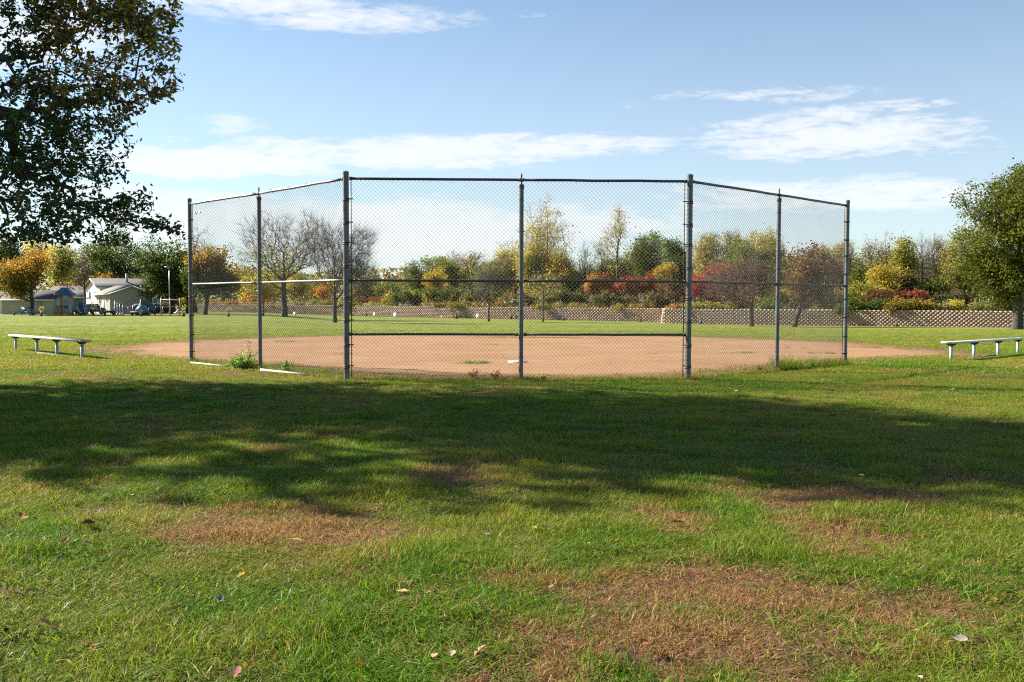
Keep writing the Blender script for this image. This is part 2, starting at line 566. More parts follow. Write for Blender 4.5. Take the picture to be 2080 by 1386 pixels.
i = (np.arange(nx - 1)[None] + np.arange(ny - 1)[:, None] * nx).ravel()
cx = V[i] + np.array([st / 2, st / 2, 0])
keep = dirt_in(cx[:, 0], cx[:, 1])
i = i[keep]
F = np.stack([i, i + 1, i + nx + 1, i + nx], -1)
used, inv = np.unique(F, return_inverse=True)
V = V[used]; F = inv.reshape(-1, 4)
def dirt_material():
    m = mat('infield_dirt', (.42, .255, .155), .95, spec=.1)
    nt = m.node_tree; N = nt.nodes.new; L = nt.links.new
    b = nt.nodes['Principled BSDF']
    tc = N('ShaderNodeTexCoord')
    def noise(sc, det, ro, sx=1, sy=1):
        mp = N('ShaderNodeMapping'); mp.inputs['Scale'].default_value = (sx, sy, 1)
        L(tc.outputs['Object'], mp.inputs[0])
        n = N('ShaderNodeTexNoise'); n.inputs['Scale'].default_value = sc
        n.inputs['Detail'].default_value = det; n.inputs['Roughness'].default_value = ro
        L(mp.outputs[0], n.inputs['Vector']); return n.outputs['Fac']
    def ramp(v, a, c):
        r = N('ShaderNodeMapRange'); r.inputs['From Min'].default_value = a; r.inputs['From Max'].default_value = c
        L(v, r.inputs['Value']); return r.outputs[0]
    def mixc(f, a, c):
        x = N('ShaderNodeMix'); x.data_type = 'RGBA'
        L(f, x.inputs[0])
        for k, val in ((6, a), (7, c)):
            if isinstance(val, tuple): x.inputs[k].default_value = (*val, 1)
            else: L(val, x.inputs[k])
        return x.outputs[2]
    at_ = N('ShaderNodeAttribute'); at_.attribute_name = 'col'
    sep = N('ShaderNodeSeparateColor'); L(at_.outputs['Color'], sep.inputs[0])
    c = mixc(ramp(noise(.35, 4, .6), .35, .65), (.285, .160, .078), (.345, .208, .112))
    c = mixc(ramp(noise(1.4, 6, .7, .5, 1.4), .50, .72), c, (.26, .135, .070))
    c = mixc(ramp(noise(3.2, 6, .75, .4, 1.6), .54, .70), c, (.23, .115, .058))
    c = mixc(ramp(noise(26, 4, .7), .52, .75), c, (.18, .10, .06))
    c = mixc(ramp(noise(40, 3, .7), .60, .8), c, (.46, .32, .21))
    edge = mixc(ramp(noise(8, 5, .7), .38, .62), (.095, .052, .030), (.175, .095, .055))
    c = mixc(sep.outputs[0], c, edge)
    L(c, b.inputs['Base Color'])
    bp = N('ShaderNodeBump'); bp.inputs['Strength'].default_value = .8; bp.inputs['Distance'].default_value = .02
    L(noise(9, 6, .75), bp.inputs['Height']); L(bp.outputs[0], b.inputs['Normal'])
    return m
# the damp, littered rim of the infield
cen = poly.mean(0)
def edgeness(X, Y):
    dmin = np.full(X.shape, 99.)
    for a, b in zip(poly, np.roll(poly, -1, 0)):
        ab = b - a
        t = np.clip(((X - a[0]) * ab[0] + (Y - a[1]) * ab[1]) / (ab @ ab), 0, 1)
        dmin = np.minimum(dmin, np.hypot(X - a[0] - t * ab[0], Y - a[1] - t * ab[1]))
    side = sm((np.abs(X) - 7.5) / 3) * .65
    w = .85 + 1.1 * fbm(X * .8, Y * .8, 3, 8) + side * 2.4
    return np.clip(sm(1 - dmin / w) + (fbm(X * 2, Y * 2, 3, 18) - .5) * .5 * (dmin < w), 0, 1)
ce = np.zeros((len(V), 3)); ce[:, 0] = edgeness(V[:, 0], V[:, 1])
infield = mk('infield_dirt', V, F, dirt_material(), None, ce, True)
tag(infield, kind='structure')
# ================================================================== GRASS
M['blade'] = None
def blade_material():
    m = bpy.data.materials.new('grass_blade')
    m.use_nodes = True
    nt = m.node_tree; N = nt.nodes.new; L = nt.links.new
    b = nt.nodes['Principled BSDF']; out = nt.nodes['Material Output']
    b.inputs['Roughness'].default_value = .5
    b.inputs['Specular IOR Level'].default_value = .2
    g = N('ShaderNodeAttribute'); g.attribute_name = 'bl'; g.attribute_type = 'GEOMETRY'
    sg = N('ShaderNodeSeparateColor'); L(g.outputs['Color'], sg.inputs[0])
    d = N('ShaderNodeAttribute'); d.attribute_name = 'dead'; d.attribute_type = 'INSTANCER'
    h = N('ShaderNodeAttribute'); h.attribute_name = 'hue'; h.attribute_type = 'INSTANCER'
    def math_(op, a, c, clamp=False):
        n = N('ShaderNodeMath'); n.operation = op; n.use_clamp = clamp
        for k, v in enumerate((a, c)):
            if isinstance(v, (int, float)): n.inputs[k].default_value = v
            else: L(v, n.inputs[k])
        return n.outputs[0]
    def mixc(f, a, c):
        x = N('ShaderNodeMix'); x.data_type = 'RGBA'; L(f, x.inputs[0])
        for k, val in ((6, a), (7, c)):
            if isinstance(val, tuple): x.inputs[k].default_value = (*val, 1)
            else: L(val, x.inputs[k])
        return x.outputs[2]
    green = mixc(sg.outputs[1], (.042, .098, .006), (.160, .275, .015))
    olive = mixc(sg.outputs[1], (.120, .145, .014), (.29, .30, .045))
    live = mixc(h.outputs['Fac'], green, olive)
    tan = mixc(sg.outputs[1], (.15, .070, .032), (.46, .27, .135))
    f = math_('GREATER_THAN', math_('ADD', d.outputs['Fac'], .03), sg.outputs[0])
    c = mixc(f, live, tan)
    L(c, b.inputs['Base Color'])
    t = N('ShaderNodeBsdfTranslucent')
    v = N('ShaderNodeVectorMath'); v.operation = 'MULTIPLY'; v.inputs[1].default_value = (1.5, 1.5, .8)
    L(c, v.inputs[0]); L(v.outputs[0], t.inputs['Color'])
    mx = N('ShaderNodeMixShader'); mx.inputs[0].default_value = .36
    L(b.outputs[0], mx.inputs[1]); L(t.outputs[0], mx.inputs[2]); L(mx.outputs[0], out.inputs['Surface'])
    return m
M['blade'] = blade_material()

def tuft(r, n, rad, hmin, hmax, wid, lean):
    V = []; C = []; T = []; Q = []
    for k in range(n):
        a = r.rand() * 6.283; d = rad * math.sqrt(r.rand())
        bx, by = d * math.cos(a), d * math.sin(a)
        h = hmin + (hmax - hmin) * r.rand() ** 1.3
        w = wid * (.6 + .8 * r.rand())
        la = r.rand() * 6.283; ln = lean * (.25 + r.rand()) * h
        dx, dy = math.cos(la), math.sin(la)
        fa = r.rand() * 6.283; px, py = math.cos(fa) * w / 2, math.sin(fa) * w / 2
        i = len(V)
        m1, m2 = .45, 1.0
        droop = .75 + .25 * r.rand()
        V += [(bx - px, by - py, -.008), (bx + px, by + py, -.008),
              (bx + dx * ln * .35 + px * .9, by + dy * ln * .35 + py * .9, h * .55), (bx + dx * ln * .35 - px * .9, by + dy * ln * .35 - py * .9, h * .55),
              (bx + dx * ln, by + dy * ln, h * droop)]
        Q.append((i, i + 1, i + 2, i + 3)); T.append((i + 3, i + 2, i + 4))
        c = (r.rand(), r.rand(), 0)
        C += [c] * 5
    return np.array(V), np.array(Q), np.array(T), np.array(C)

def tuft_collection(name, specs):
    col = bpy.data.collections.new(name)
    for k, sp in enumerate(specs):
        V, Q, T, C = tuft(np.random.RandomState(100 + k + len(name)), *sp)
        me = bpy.data.meshes.new(name + '_tuft')
        me.from_pydata(V.tolist(), [], [tuple(q) for q in Q.tolist()] + [tuple(t) for t in T.tolist()])
        a = me.color_attributes.new('bl', 'FLOAT_COLOR', 'POINT')
        c = np.ones((len(V), 4), np.float32); c[:, :3] = C
        a.data.foreach_set('color', c.ravel())
        me.materials.append(M['blade'])
        o = bpy.data.objects.new(name + '_tuft_%02d' % k, me)
        col.objects.link(o)
    return col

def scatter(name, P, rot, scl, idx, dead, hue, col, label):
    me = bpy.data.meshes.new(name)
    me.vertices.add(len(P)); me.vertices.foreach_set('co', P.astype(np.float32).ravel())
    for nm, typ, arr in (('rot', 'FLOAT_VECTOR', rot), ('scl', 'FLOAT_VECTOR', scl), ('dead', 'FLOAT', dead), ('hue', 'FLOAT', hue)):
        a = me.attributes.new(nm, typ, 'POINT')
        a.data.foreach_set('vector' if typ == 'FLOAT_VECTOR' else 'value', arr.astype(np.float32).ravel())
    a = me.attributes.new('idx', 'INT', 'POINT'); a.data.foreach_set('value', idx.astype(np.int32))
    o = link(bpy.data.objects.new(name, me))
    me.materials.append(M['blade'])
    ng = bpy.data.node_groups.new(name + '_scatter', 'GeometryNodeTree')
    ng.interface.new_socket('Geometry', in_out='INPUT', socket_type='NodeSocketGeometry')
    ng.interface.new_socket('Geometry', in_out='OUTPUT', socket_type='NodeSocketGeometry')
    N = ng.nodes.new; L = ng.links.new
    gi = N('NodeGroupInput'); go = N('NodeGroupOutput')
    ci = N('GeometryNodeCollectionInfo'); ci.inputs['Collection'].default_value = col
    ci.inputs['Separate Children'].default_value = True; ci.inputs['Reset Children'].default_value = True
    ip = N('GeometryNodeInstanceOnPoints')
    L(gi.outputs[0], ip.inputs['Points']); L(ci.outputs[0], ip.inputs['Instance'])
    ip.inputs['Pick Instance'].default_value = True
    for nm, typ, sock in (('idx', 'INT', 'Instance Index'), ('rot', 'FLOAT_VECTOR', 'Rotation'), ('scl', 'FLOAT_VECTOR', 'Scale')):
        a = N('GeometryNodeInputNamedAttribute'); a.data_type = typ; a.inputs['Name'].default_value = nm
        L(a.outputs['Attribute'], ip.inputs[sock])
    L(ip.outputs[0], go.inputs[0])
    md = o.modifiers.new('scatter', 'NODES'); md.node_group = ng
    return tag(o, label, 'grass', kind='stuff')

NT = 12
short = tuft_collection('lawn', [(34, .080, .010, .034, .0031, 2.4)] * 7 + [(28, .085, .016, .055, .0034, 1.5)] * 5)
fine = tuft_collection('field', [(26, .17, .03, .062, .010, .7)] * 6)
tall = tuft_collection('rough', [(34, .11, .10, .30, .006, .55)] * 5)

def sample_frustum(y0, y1, dens, marg=1.5, k=.60):
    """points over the lawn in front of the camera, and a bit to each side of what it sees"""
    area = (y1 ** 2 - y0 ** 2) * k + 2 * marg * (y1 - y0)
    n = int(area * dens)
    y = np.sqrt(y0 ** 2 + rng.rand(n) * (y1 ** 2 - y0 ** 2))
    x = (rng.rand(n) * 2 - 1) * (k * y + marg)
    return x, y

def lawn_points(bands, seed):
    X = []; Y = []
    for (y0, y1, d) in bands:
        x, y = sample_frustum(y0, y1, d)
        X.append(x); Y.append(y)
    X = np.concatenate(X); Y = np.concatenate(Y)
    return X, Y

X, Y = lawn_points([(2.3, 6, 760), (6, 10, 520), (10, 14, 350), (14, 18.5, 240)], 1)
k = ~dirt_in(X, Y)
k |= (rng.rand(len(X)) < .22 * edgeness(X, Y) ** 2)
dm = dead_mask(X, Y)
k &= rng.rand(len(X)) > dm * .35
X, Y, dm = X[k], Y[k], dm[k]
n = len(X)
clump = fbm(X * 2.6, Y * 2.6, 4, 21)
big = fbm(X * .5, Y * .5, 3, 31)
s = (.55 + 1.5 * np.clip((clump - .36) * 2.0, 0, 1.1) ** 1.3) * (1 - .40 * dm) * (.8 + .4 * rng.rand(n))
scl = np.stack([1.0 + .25 * rng.rand(n), 1.0 + .25 * rng.rand(n), s], -1)
rot = np.stack([(rng.rand(n) - .5) * .35, (rng.rand(n) - .5) * .35, rng.rand(n) * 6.283], -1)
hue = np.clip((big - .42) * 2.2 + (fbm(X * 1.7, Y * 1.7, 3, 41) - .5) * 1.4 + .22 + dm * .6, 0, 1)
P = np.stack([X, Y, gground(X, Y)], -1)
scatter('grass', P, rot, scl, rng.randint(0, NT, n), dm * (.55 + 1.0 * rng.rand(n)), hue, short, 'mown lawn grass with dry brown patches in front of the backstop')
# lawn at the sides and beyond, wider and sparser tufts
X, Y = lawn_points([(18.5, 26, 75), (26, 36, 34), (36, 48, 14), (48, 64, 6), (64, 85, 2.2)], 2)
k = ~dirt_in(X, Y)
k |= (rng.rand(len(X)) < .35 * edgeness(X, Y) ** 2)
X, Y = X[k], Y[k]
n = len(X)
dm = np.clip((fbm(X * .9, Y * .9, 4, 51) - .52) * 2.2, 0, .6)
s = (.55 + .7 * fbm(X * 1.5, Y * 1.5, 3, 61)) * (1 - .45 * sm((Y - 30) / 40))
scl = np.stack([np.ones(n), np.ones(n), s], -1)
rot = np.stack([np.zeros(n), np.zeros(n), rng.rand(n) * 6.283], -1)
hue = np.clip(.62 + (fbm(X * .35, Y * .35, 3, 71) - .5) * 2.2 + (rng.rand(n) - .5) * .3, 0, 1)
scatter('field_grass', np.stack([X, Y, gz(X, Y)], -1), rot, scl, rng.randint(0, 6, n), dm, hue, fine, 'sunlit mown grass beside and beyond the infield')

# ================================================================== BACKSTOP
C0 = np.array([0., 0.])
def fence_pt(u, d):
    p = atd(u, d)
    return p
pitch_h = None
FY = 16.62
pL2, pL1 = atd(387.5, 20.95), atd(527.7, 18.85)
pCL, pCC, pCR = atd(703.6, 16.47), atd(1058.5, 16.60), atd(1399, 16.73)
pR1, pR2 = atd(1579.5, 18.83), atd(1718.3, 20.90)
ZT, ZM, ZB = 3.50, 1.74, .80
fence = thing('backstop_fence', pCC, 'tall galvanised chain link backstop with two angled wings behind home plate', 'fence')
posts = {'L2': (pL2, .043, 3.60, 'cap'), 'L1': (pL1, .040, 3.44, 'loop'), 'CL': (pCL, .051, 3.60, 'cap'), 'CC': (pCC, .039, 3.42, 'loop'),
         'CR': (pCR, .051, 3.60, 'cap'), 'R1': (pR1, .040, 3.44, 'loop'), 'R2': (pR2, .043, 3.60, 'cap')}
for k, (p, r, h, c) in posts.items():
    h = h if c == 'cap' else h
    b = MB().tube([(p[0], p[1], -.3), (p[0], p[1], h)], r, 20)
    po = smooth_by_angle(b.build('post', M['galv'], fence))
    q = MB()
    if c == 'cap':
        q.tube([(p[0], p[1], h - .03), (p[0], p[1], h + .012), (p[0], p[1], h + .028)], [r + .004, r + .004, r * .55], 20)
    else:
        q.tube([(p[0], p[1], h - .07), (p[0], p[1], h - .01)], r + .008, 20)
        q.tube([(p[0], p[1], h - .01), (p[0], p[1], h + .05), (p[0], p[1], h + .13), (p[0], p[1], h + .15)], [.018, .012, .012, .018], 8)
        q.tube([(p[0], p[1], h + .148), (p[0], p[1], h + .165), (p[0], p[1], h + .20)], [.02, .016, .003], 8)
    smooth_by_angle(q.build('post_cap', M['fitting'] if c == 'loop' else M['galv'], po))

def off(a, b):
    """unit normal of a fence run pointing to the field"""
    t = (b - a)[:2]; t = t / np.linalg.norm(t)
    n_ = np.array([-t[1], t[0], 0])
    if n_[1] < 0: n_ = -n_
    return np.array([t[0], t[1], 0]), n_
def rail(a, b, z, ra, rb, r=.024, behind=0.0, m='galv', name='rail'):
    t, n_ = off(a, b)
    p0 = a + t * ra + n_ * behind; p1 = b - t * rb + n_ * behind
    p0 = np.array([p0[0], p0[1], z]); p1 = np.array([p1[0], p1[1], z])
    seg = 7
    pts = [p0 + (p1 - p0) * i / seg + np.array([0, 0, (rng.rand() - .5) * .008 if 0 < i < seg else 0]) for i in range(seg + 1)]
    q = MB().tube(pts, r, 12)
    o = q.build(name, M[m], fence, smooth=True)
    # rail end cups
    e = MB()
    L_ = np.linalg.norm(p1 - p0)
    for c_, dr in ((p0, 1), (p1, -1)):
        e.tube([c_, c_ + t * dr * .05], r + .007, 12)
    e.each('rail_end', M['fitting'], o)
    return o
for a, b, ka, kb, m in ((pL2, pL1, .05, .0, 'rail_sunlit'), (pL1, pCL, .0, .06, 'rail_sunlit'), (pCL, pCC, .06, .0, 'rail_shaded'), (pCC, pCR, .0, .06, 'rail_shaded'), (pCR, pR1, .06, 0, 'galv'), (pR1, pR2, 0, .05, 'galv')):
    rail(a, b, ZT, ka, kb, .024, 0, m, 'top_rail')
    rail(a, b, ZM, .045, .045, .0215, .012, m, 'middle_rail')
for a, b in ((pCL, pCC), (pCC, pCR)):
    rail(a, b, ZB, .045, .045, .0215, .012, 'rail_shaded', 'lower_rail')

def link_panel(a, b, z0, z1, name):
    """woven wire, one zigzag per pitch, each bent round its neighbour"""
    t, n_ = off(a, b)
    L_ = np.linalg.norm((b - a)[:2])
    w = .0359
    nw = int(L_ / w)
    w = L_ / nw
    nk = int((z1 - z0) / .0359)
    r_ = .0024
    kz = np.arange(nk + 1)
    zz = z1 - kz * .0359
    base = a + n_ * .075
    Vs = []; Qs = []
    cnt = 0
    ring = np.array([(1, 0), (0, 1), (-1, 0), (0, -1)])
    ii = np.arange(nw)
    for i in ii:
        side = (kz + i) % 2                      # left or right turn
        s_ = (i + side) * w + np.where(side == 1, .001, -.001)
        dep = np.where(side == 1, .0028, -.0028)
        s_ = s_ + (fbm(kz * .07 + i * .03, np.full(kz.shape, i * .09), 2, 5) - .5) * .012
        dep = dep - .06 * np.exp(-(zz - z0) / .25) * (fbm(np.full(kz.shape, i * .021), kz * 0 + 3., 2, 25) - .25)
        dep = dep + (fbm(kz * .05, np.full(kz.shape, i * .04), 2, 15) - .5) * .05
        c = base[None, :2] + np.outer(s_, t[:2]) + np.outer(dep, n_[:2])
        ctr = np.c_[c, zz]
        v = ctr[:, None, :] + r_ * (ring[None, :, 0, None] * n_[None, None, :] + ring[None, :, 1, None] * t[None, None, :])
        # lift the ring a little so that the tube keeps its width on the slope
        v = v + np.zeros_like(v)
        Vs.append(v.reshape(-1, 3))
        j = np.arange(nk)[:, None] * 4 + np.arange(4)[None]
        j2 = np.arange(nk)[:, None] * 4 + (np.arange(4)[None] + 1) % 4
        Qs.append(np.stack([j, j2, j2 + 4, j + 4], -1).reshape(-1, 4) + cnt)
        cnt += 4 * (nk + 1)
    return mk(name, np.concatenate(Vs), np.concatenate(Qs), M['wire'], fence, None, True)
link_panel(pL2, pCL, .02, ZT + .0, 'chain_link_mesh')
link_panel(pCL + np.array([.07, 0, 0]), pCR - np.array([.07, 0, 0]), .02, ZT, 'chain_link_mesh')
link_panel(pCR, pR2, .02, ZT, 'chain_link_mesh')
# tension bars, brace bands and tie wires
def bar_and_bands(p, a, b, s_end, zs, r):
    t, n_ = off(a, b)
    q = p + t * s_end + n_ * .03
    o = MB().box((q[0], q[1], (ZT + .05) / 2), (.016, .008, ZT - .05), math.atan2(t[1], t[0])).build('tension_bar', M['fitting'], fence)
    m = MB()
    sgn = np.sign(s_end)
    for z in zs:
        m.tube([(p[0], p[1], z - .012), (p[0], p[1], z + .012)], r + .006, 14)
        e = p + t * (s_end + sgn * .035) + n_ * .03
        m.tube([(p[0], p[1], z), (e[0], e[1], z)], .011, 6)
        m.build('brace_band', M['fitting'], fence); m = MB()
zc = [.25, .62, 1.05, 1.45, 2.0, 2.4, 2.75, 3.15]
bar_and_bands(pCL, pCL, pCR, .085, zc, .051)
bar_and_bands(pCL, pL2, pCL, -.10, [z - .03 for z in zc], .052)
bar_and_bands(pCR, pCL, pCR, -.085, zc, .051)
bar_and_bands(pCR, pCR, pR2, .10, [z - .03 for z in zc], .052)
bar_and_bands(pR2, pCR, pR2, -.075, zc, .046)
bar_and_bands(pL2, pL2, pCL, .075, zc, .046)
def ties(a, b, z, r, step=.62):
    t, n_ = off(a, b)
    L_ = np.linalg.norm((b - a)[:2])
    m = MB()
    s_ = .25
    while s_ < L_ - .1:
        c = a + t * s_; c = np.array([c[0], c[1], z])
        th = np.linspace(-2.4, 2.4, 9) + math.pi / 2
        pts = [c + (r + .004) * (math.cos(x) * n_ + math.sin(x) * np.array([0, 0, 1])) + n_ * .01 for x in th]
        pts = [pts[0] + np.array([0, 0, -.02]) + n_ * .04] + pts + [pts[-1] + n_ * .05]
        m.tube(pts, .003, 5)
        s_ += step * (.85 + .3 * rng.rand())
    m.each('tie_wire', M['wire'], fence)
for a, b in ((pL2, pCL), (pCL, pCR), (pCR, pR2)):
    ties(a, b, ZT, .024); ties(a, b, ZM, .0215, .55)
ties(pCL, pCR, ZB, .0215, .6)
def post_ties(p, a, b, r):
    t, n_ = off(a, b); m = MB()
    for z in np.arange(.4, 3.3, .55):
        th = np.linspace(-2.6, 2.6, 10) + math.pi / 2 * 1
        pts = [np.array([p[0], p[1], z + .01 * math.sin(x)]) + (r + .004) * (math.cos(x - math.pi / 2) * -n_ + math.sin(x - math.pi / 2) * t) for x in th]
        m.tube(pts, .0028, 5)
    m.each('tie_wire', M['fitting'], fence)
post_ties(pCC, pCL, pCR, .043); post_ties(pL1, pL2, pCL, .044); post_ties(pR1, pCR, pR2, .044)

# white pipes lying at the foot of the left wing
def pipe(uv, label, r=.024, lift=.035):
    pts = [at(u, v) + np.array([0, 0, lift]) for u, v in uv]
    o = MB().tube(pts, r, 12).build('pipe', M['white_pipe'], None, smooth=True)
    tag(o, label, 'pipe', 'white pipes along the foot of the left wing')
pipe([(388, 740), (424, 744), (466, 748.5)], 'thin white pipe lying in grass at the foot of the far left fence bay', .020)
pipe([(530, 755), (575, 760), (625, 766)], 'white pipe lying between the second fence post and the left corner post')

# small pale tag tied high on the mesh
t_, n_ = off(pL2, pCL)
o = MB()
for dx in (.10, .26):
    q = pL2 + t_ * (dx + .12) + n_ * .055
    o.box((q[0], q[1], 3.30), (.10, .006, .05), math.atan2(t_[1], t_[0]))
o.each('label_tag', M['white'], fence)

# home plate
hp = at(1051, 737.3)
w = .215
z = hp[2]
P5 = [(hp[0] - w, hp[1] + w, z - .01), (hp[0] + w, hp[1] + w, z - .01), (hp[0] + w, hp[1], z - .01), (hp[0], hp[1] - w, z - .01), (hp[0] - w, hp[1], z - .01)][::-1]
o = MB().prism([(x_, y_, z_) for x_, y_, z_ in P5], (0, 0, 0), (0, 0, .045)).build('home_plate', M['plate'])
tag(o, 'white five-sided home plate set in the infield dirt behind the middle post', 'home plate')

# ================================================================== BENCHES
def bench(name, foot_px, label, over0, over1):
    F_ = [at(u, v) for u, v in foot_px]
    a, b = F_[0], F_[-1]
    t = (b - a); t[2] = 0; t /= np.linalg.norm(t); nn = np.array([-t[1], t[0], 0])
    root = thing(name, a, label, 'bench', 'player benches beside the infield')
    zs = max(f[2] for f in F_) + .42
    p0 = a - t * over0; p1 = b + t * over1
    ang = math.atan2(t[1], t[0])
    c = (p0 + p1) / 2; L_ = np.linalg.norm((p1 - p0)[:2])
    zmid = (a[2] + b[2]) / 2 + .435
    tilt = (b[2] - a[2]) / np.linalg.norm((b - a)[:2])
    sb = MB()
    for k in (-1, 1):
        pass
    prof = [(-.128, -.022), (.128, -.022), (.128, .012), (.120, .022), (-.120, .022), (-.128, .012)]
    poly_ = [p0 + nn * x_ + np.array([0, 0, zmid - tilt * L_ / 2 + z_]) - np.array([0, 0, p0[2]]) for x_, z_ in prof]
    sb.prism(poly_, (0, 0, 0), (p1 - p0)[:3] * np.array([1, 1, 0]) + np.array([0, 0, tilt * L_]))
    seat = sb.build('seat', M['plank'], root)
    cb = MB()
    for e in (p0 - t * .004, p1 + t * .004):
        zz = zmid + tilt * np.dot((e - c)[:2], t[:2])
        cb.box((e[0], e[1], zz - .001), (.012, .262, .050), ang)
    cb.each('end_cap', M['grey_metal'], seat)
    for f in F_:
        s_ = np.dot((f - c)[:2], t[:2])
        zt = zmid + tilt * s_
        f0 = c + t * s_
        lg = MB().box((f0[0], f0[1], (zt - .07 + f[2] - .2) / 2), (.060, .060, zt - .07 - f[2] + .2), ang)
        leg = lg.build('leg', M['bench_leg'], root)
        # bracket: a flat trapezoid spreading under the seat
        w1, w0, hb = .118, .045, .062
        pl = [f0 + nn * x_ + np.array([0, 0, zz - f0[2]]) - t * .03 for x_, zz in ((-w0, zt - .024 - hb), (w0, zt - .024 - hb), (w1, zt - .040), (w1, zt - .024), (-w1, zt - .024), (-w1, zt - .040))]
        MB().prism(pl, (0, 0, 0), t * .06).build('bracket', M['dark'], leg)
    return root, F_
bench('bench', [(32, 712), (73.5, 717.5), (118, 722.5), (167, 729)], 'long silver bench on four legs left of the infield, facing the sun', .30, .28)
bench('bench', [(1931.5, 732), (1982, 727.5), (2027, 722.5), (2067, 718.5)], 'long silver bench on pale blue legs right of the infield, its side in shade', .34, .40)
# timber edging strips under the benches
def edging(a, b, label):
    p, q = at(*a), at(*b)
    d = q - p; L_ = np.linalg.norm(d[:2])
    o = MB().box(((p[0] + q[0]) / 2, (p[1] + q[1]) / 2, (p[2] + q[2]) / 2 + .0), (L_, .05, .07), math.atan2(d[1], d[0])).build('timber_edging', M['wood'])
    tag(o, label, 'edging')
edging((1934, 733), (2022, 724), 'thin weathered board edging the dirt under the right bench')
edging((76, 719), (178, 730.5), 'thin weathered board edging the ground under the left bench')
# ================================================================== RETAINING WALL AND UPPER GROUND
WTOP = .45
right_line = [(2330, 91), (2060, 98), (1720, 106), (1400, 113), (1349, 114.5)]
left_line = [(1349, 119), (1200, 124), (1000, 133), (800, 147), (700, 155), (560, 163), (380, 172)]
RL = [atd(u, d, 0)[:2] for u, d in right_line][::-1]
LL = [atd(u, d, 0)[:2] for u, d in left_line][::-1]
WL = np.array(LL + RL)                  # left to right, the last of LL joins the first of RL with the return
def wall_blocks(pts, rows, name, parent):
    bw, bh = .457, .203
    Vs = []; Qs = []; Cs = []; cnt = 0
    for a, b in zip(pts[:-1], pts[1:]):
        d = b - a; L_ = np.linalg.norm(d); t = d / L_; nn = np.array([t[1], -t[0]])   # to the camera side
        nb = max(1, int(round(L_ / bw))); w = L_ / nb
        for r_ in range(rows):
            z1 = WTOP - r_ * bh; z0 = z1 - bh + .012
            set_ = r_ * .022
            o_ = (r_ % 2) * .5
            for i in range(nb + 1):
                s0 = (i - o_) * w; s1 = s0 + w
                s0c, s1c = max(s0, 0), min(s1, L_)
                if s1c - s0c < .05: continue
                ww = s1c - s0c
                j = rng.rand(4) * .014
                pr = [(s0c, 0.0), (s0c + .34 * ww, .20 + j[0]), (s0c + .66 * ww, .20 + j[1]), (s1c, 0.0)]
                v = []
                for z, inn in ((z0, .012), (z1, .02)):
                    for k, (s_, dp) in enumerate(pr):
                        p = a + t * s_ + nn * (set_ + dp - (inn * 2.2 if k in (1, 2) else 0))
                        v.append((p[0], p[1], z))
                zm = (z0 + z1) / 2
                for k, (s_, dp) in enumerate(pr):
                    p = a + t * s_ + nn * (set_ + dp)
                    v.append((p[0], p[1], zm))
                Vs += v
                for lo, hi in ((0, 8), (8, 4)):
                    for k in range(3):
                        Qs.append((cnt + lo + k, cnt + lo + k + 1, cnt + hi + k + 1, cnt + hi + k))
                Qs.append((cnt + 4, cnt + 5, cnt + 6, cnt + 7)); Qs.append((cnt + 3, cnt + 2, cnt + 1, cnt))
                c = np.array([.40, .31, .235]) * (.82 + .36 * rng.rand()) * np.array([1, 1 - .05 * rng.rand(), 1 - .1 * rng.rand()])
                Cs += [c] * 12
                cnt += 12
    return mk(name, np.array(Vs), np.array(Qs), M['block'], parent, np.array(Cs))
wall = thing('retaining_wall', (WL[len(LL)][0], WL[len(LL)][1], -1.3), 'long low retaining wall of tan split concrete blocks along the far edge of the field', 'wall')
wall_blocks(WL, 10, 'block_face', wall)
# backing and cap behind the blocks
bk = MB()
for a, b in zip(WL[:-1], WL[1:]):
    d = b - a; t = d / np.linalg.norm(d); nn = np.array([-t[1], t[0]])
    a2, b2 = a + nn * .02, b + nn * .02
    a3, b3 = a + nn * .35, b + nn * .35
    bk.add([(a2[0], a2[1], -2.2), (b2[0], b2[1], -2.2), (b2[0], b2[1], WTOP - .004), (a2[0], a2[1], WTOP - .004), (a3[0], a3[1], -2.2), (b3[0], b3[1], -2.2), (b3[0], b3[1], WTOP - .004), (a3[0], a3[1], WTOP - .004)],
           [(0, 1, 2, 3), (3, 2, 6, 7), (5, 4, 7, 6), (0, 3, 7, 4), (1, 5, 6, 2)])
bk.build('backing', M['stone'], wall)
# ground behind the wall
def poly_strip():
    V = []; F = []
    m = len(WL)
    fars = []
    for i, p in enumerate(WL):
        dirn = p / np.linalg.norm(p)
        if i == len(LL) - 1 or i == len(LL):
            dirn = WL[len(LL)] / np.linalg.norm(WL[len(LL)])
        fars.append(dirn)
    ks = [0.18, 3, 8, 18, 40, 90, 250, 900]
    for kd in ks:
        for i, p in enumerate(WL):
            q = p + fars[i] * kd
            V.append((q[0], q[1], WTOP - .06 + min(kd, 20) * .02))
    for a in range(len(ks) - 1):
        for i in range(m - 1):
            F.append((a * m + i, a * m + i + 1, (a + 1) * m + i + 1, (a + 1) * m + i))
    return np.array(V), np.array(F)
Vu, Fu = poly_strip()
M['rough_ground'] = mat('rough_ground', (.11, .105, .04), .95, noise=(.6, .2, (.20, .15, .07)), bump=(3, .8, .2), spec=.1)
up = mk('upper_ground', Vu, Fu, M['rough_ground'])
tag(up, kind='structure')
def upz(x, y):
    p = np.array([x, y]); d = 99
    for a, b in zip(WL[:-1], WL[1:]):
        ab = b - a; t = np.clip(np.dot(p - a, ab) / (ab @ ab), 0, 1)
        d = min(d, np.linalg.norm(p - a - ab * t))
    return WTOP - .06 + min(max(d - .2, 0), 20) * .02
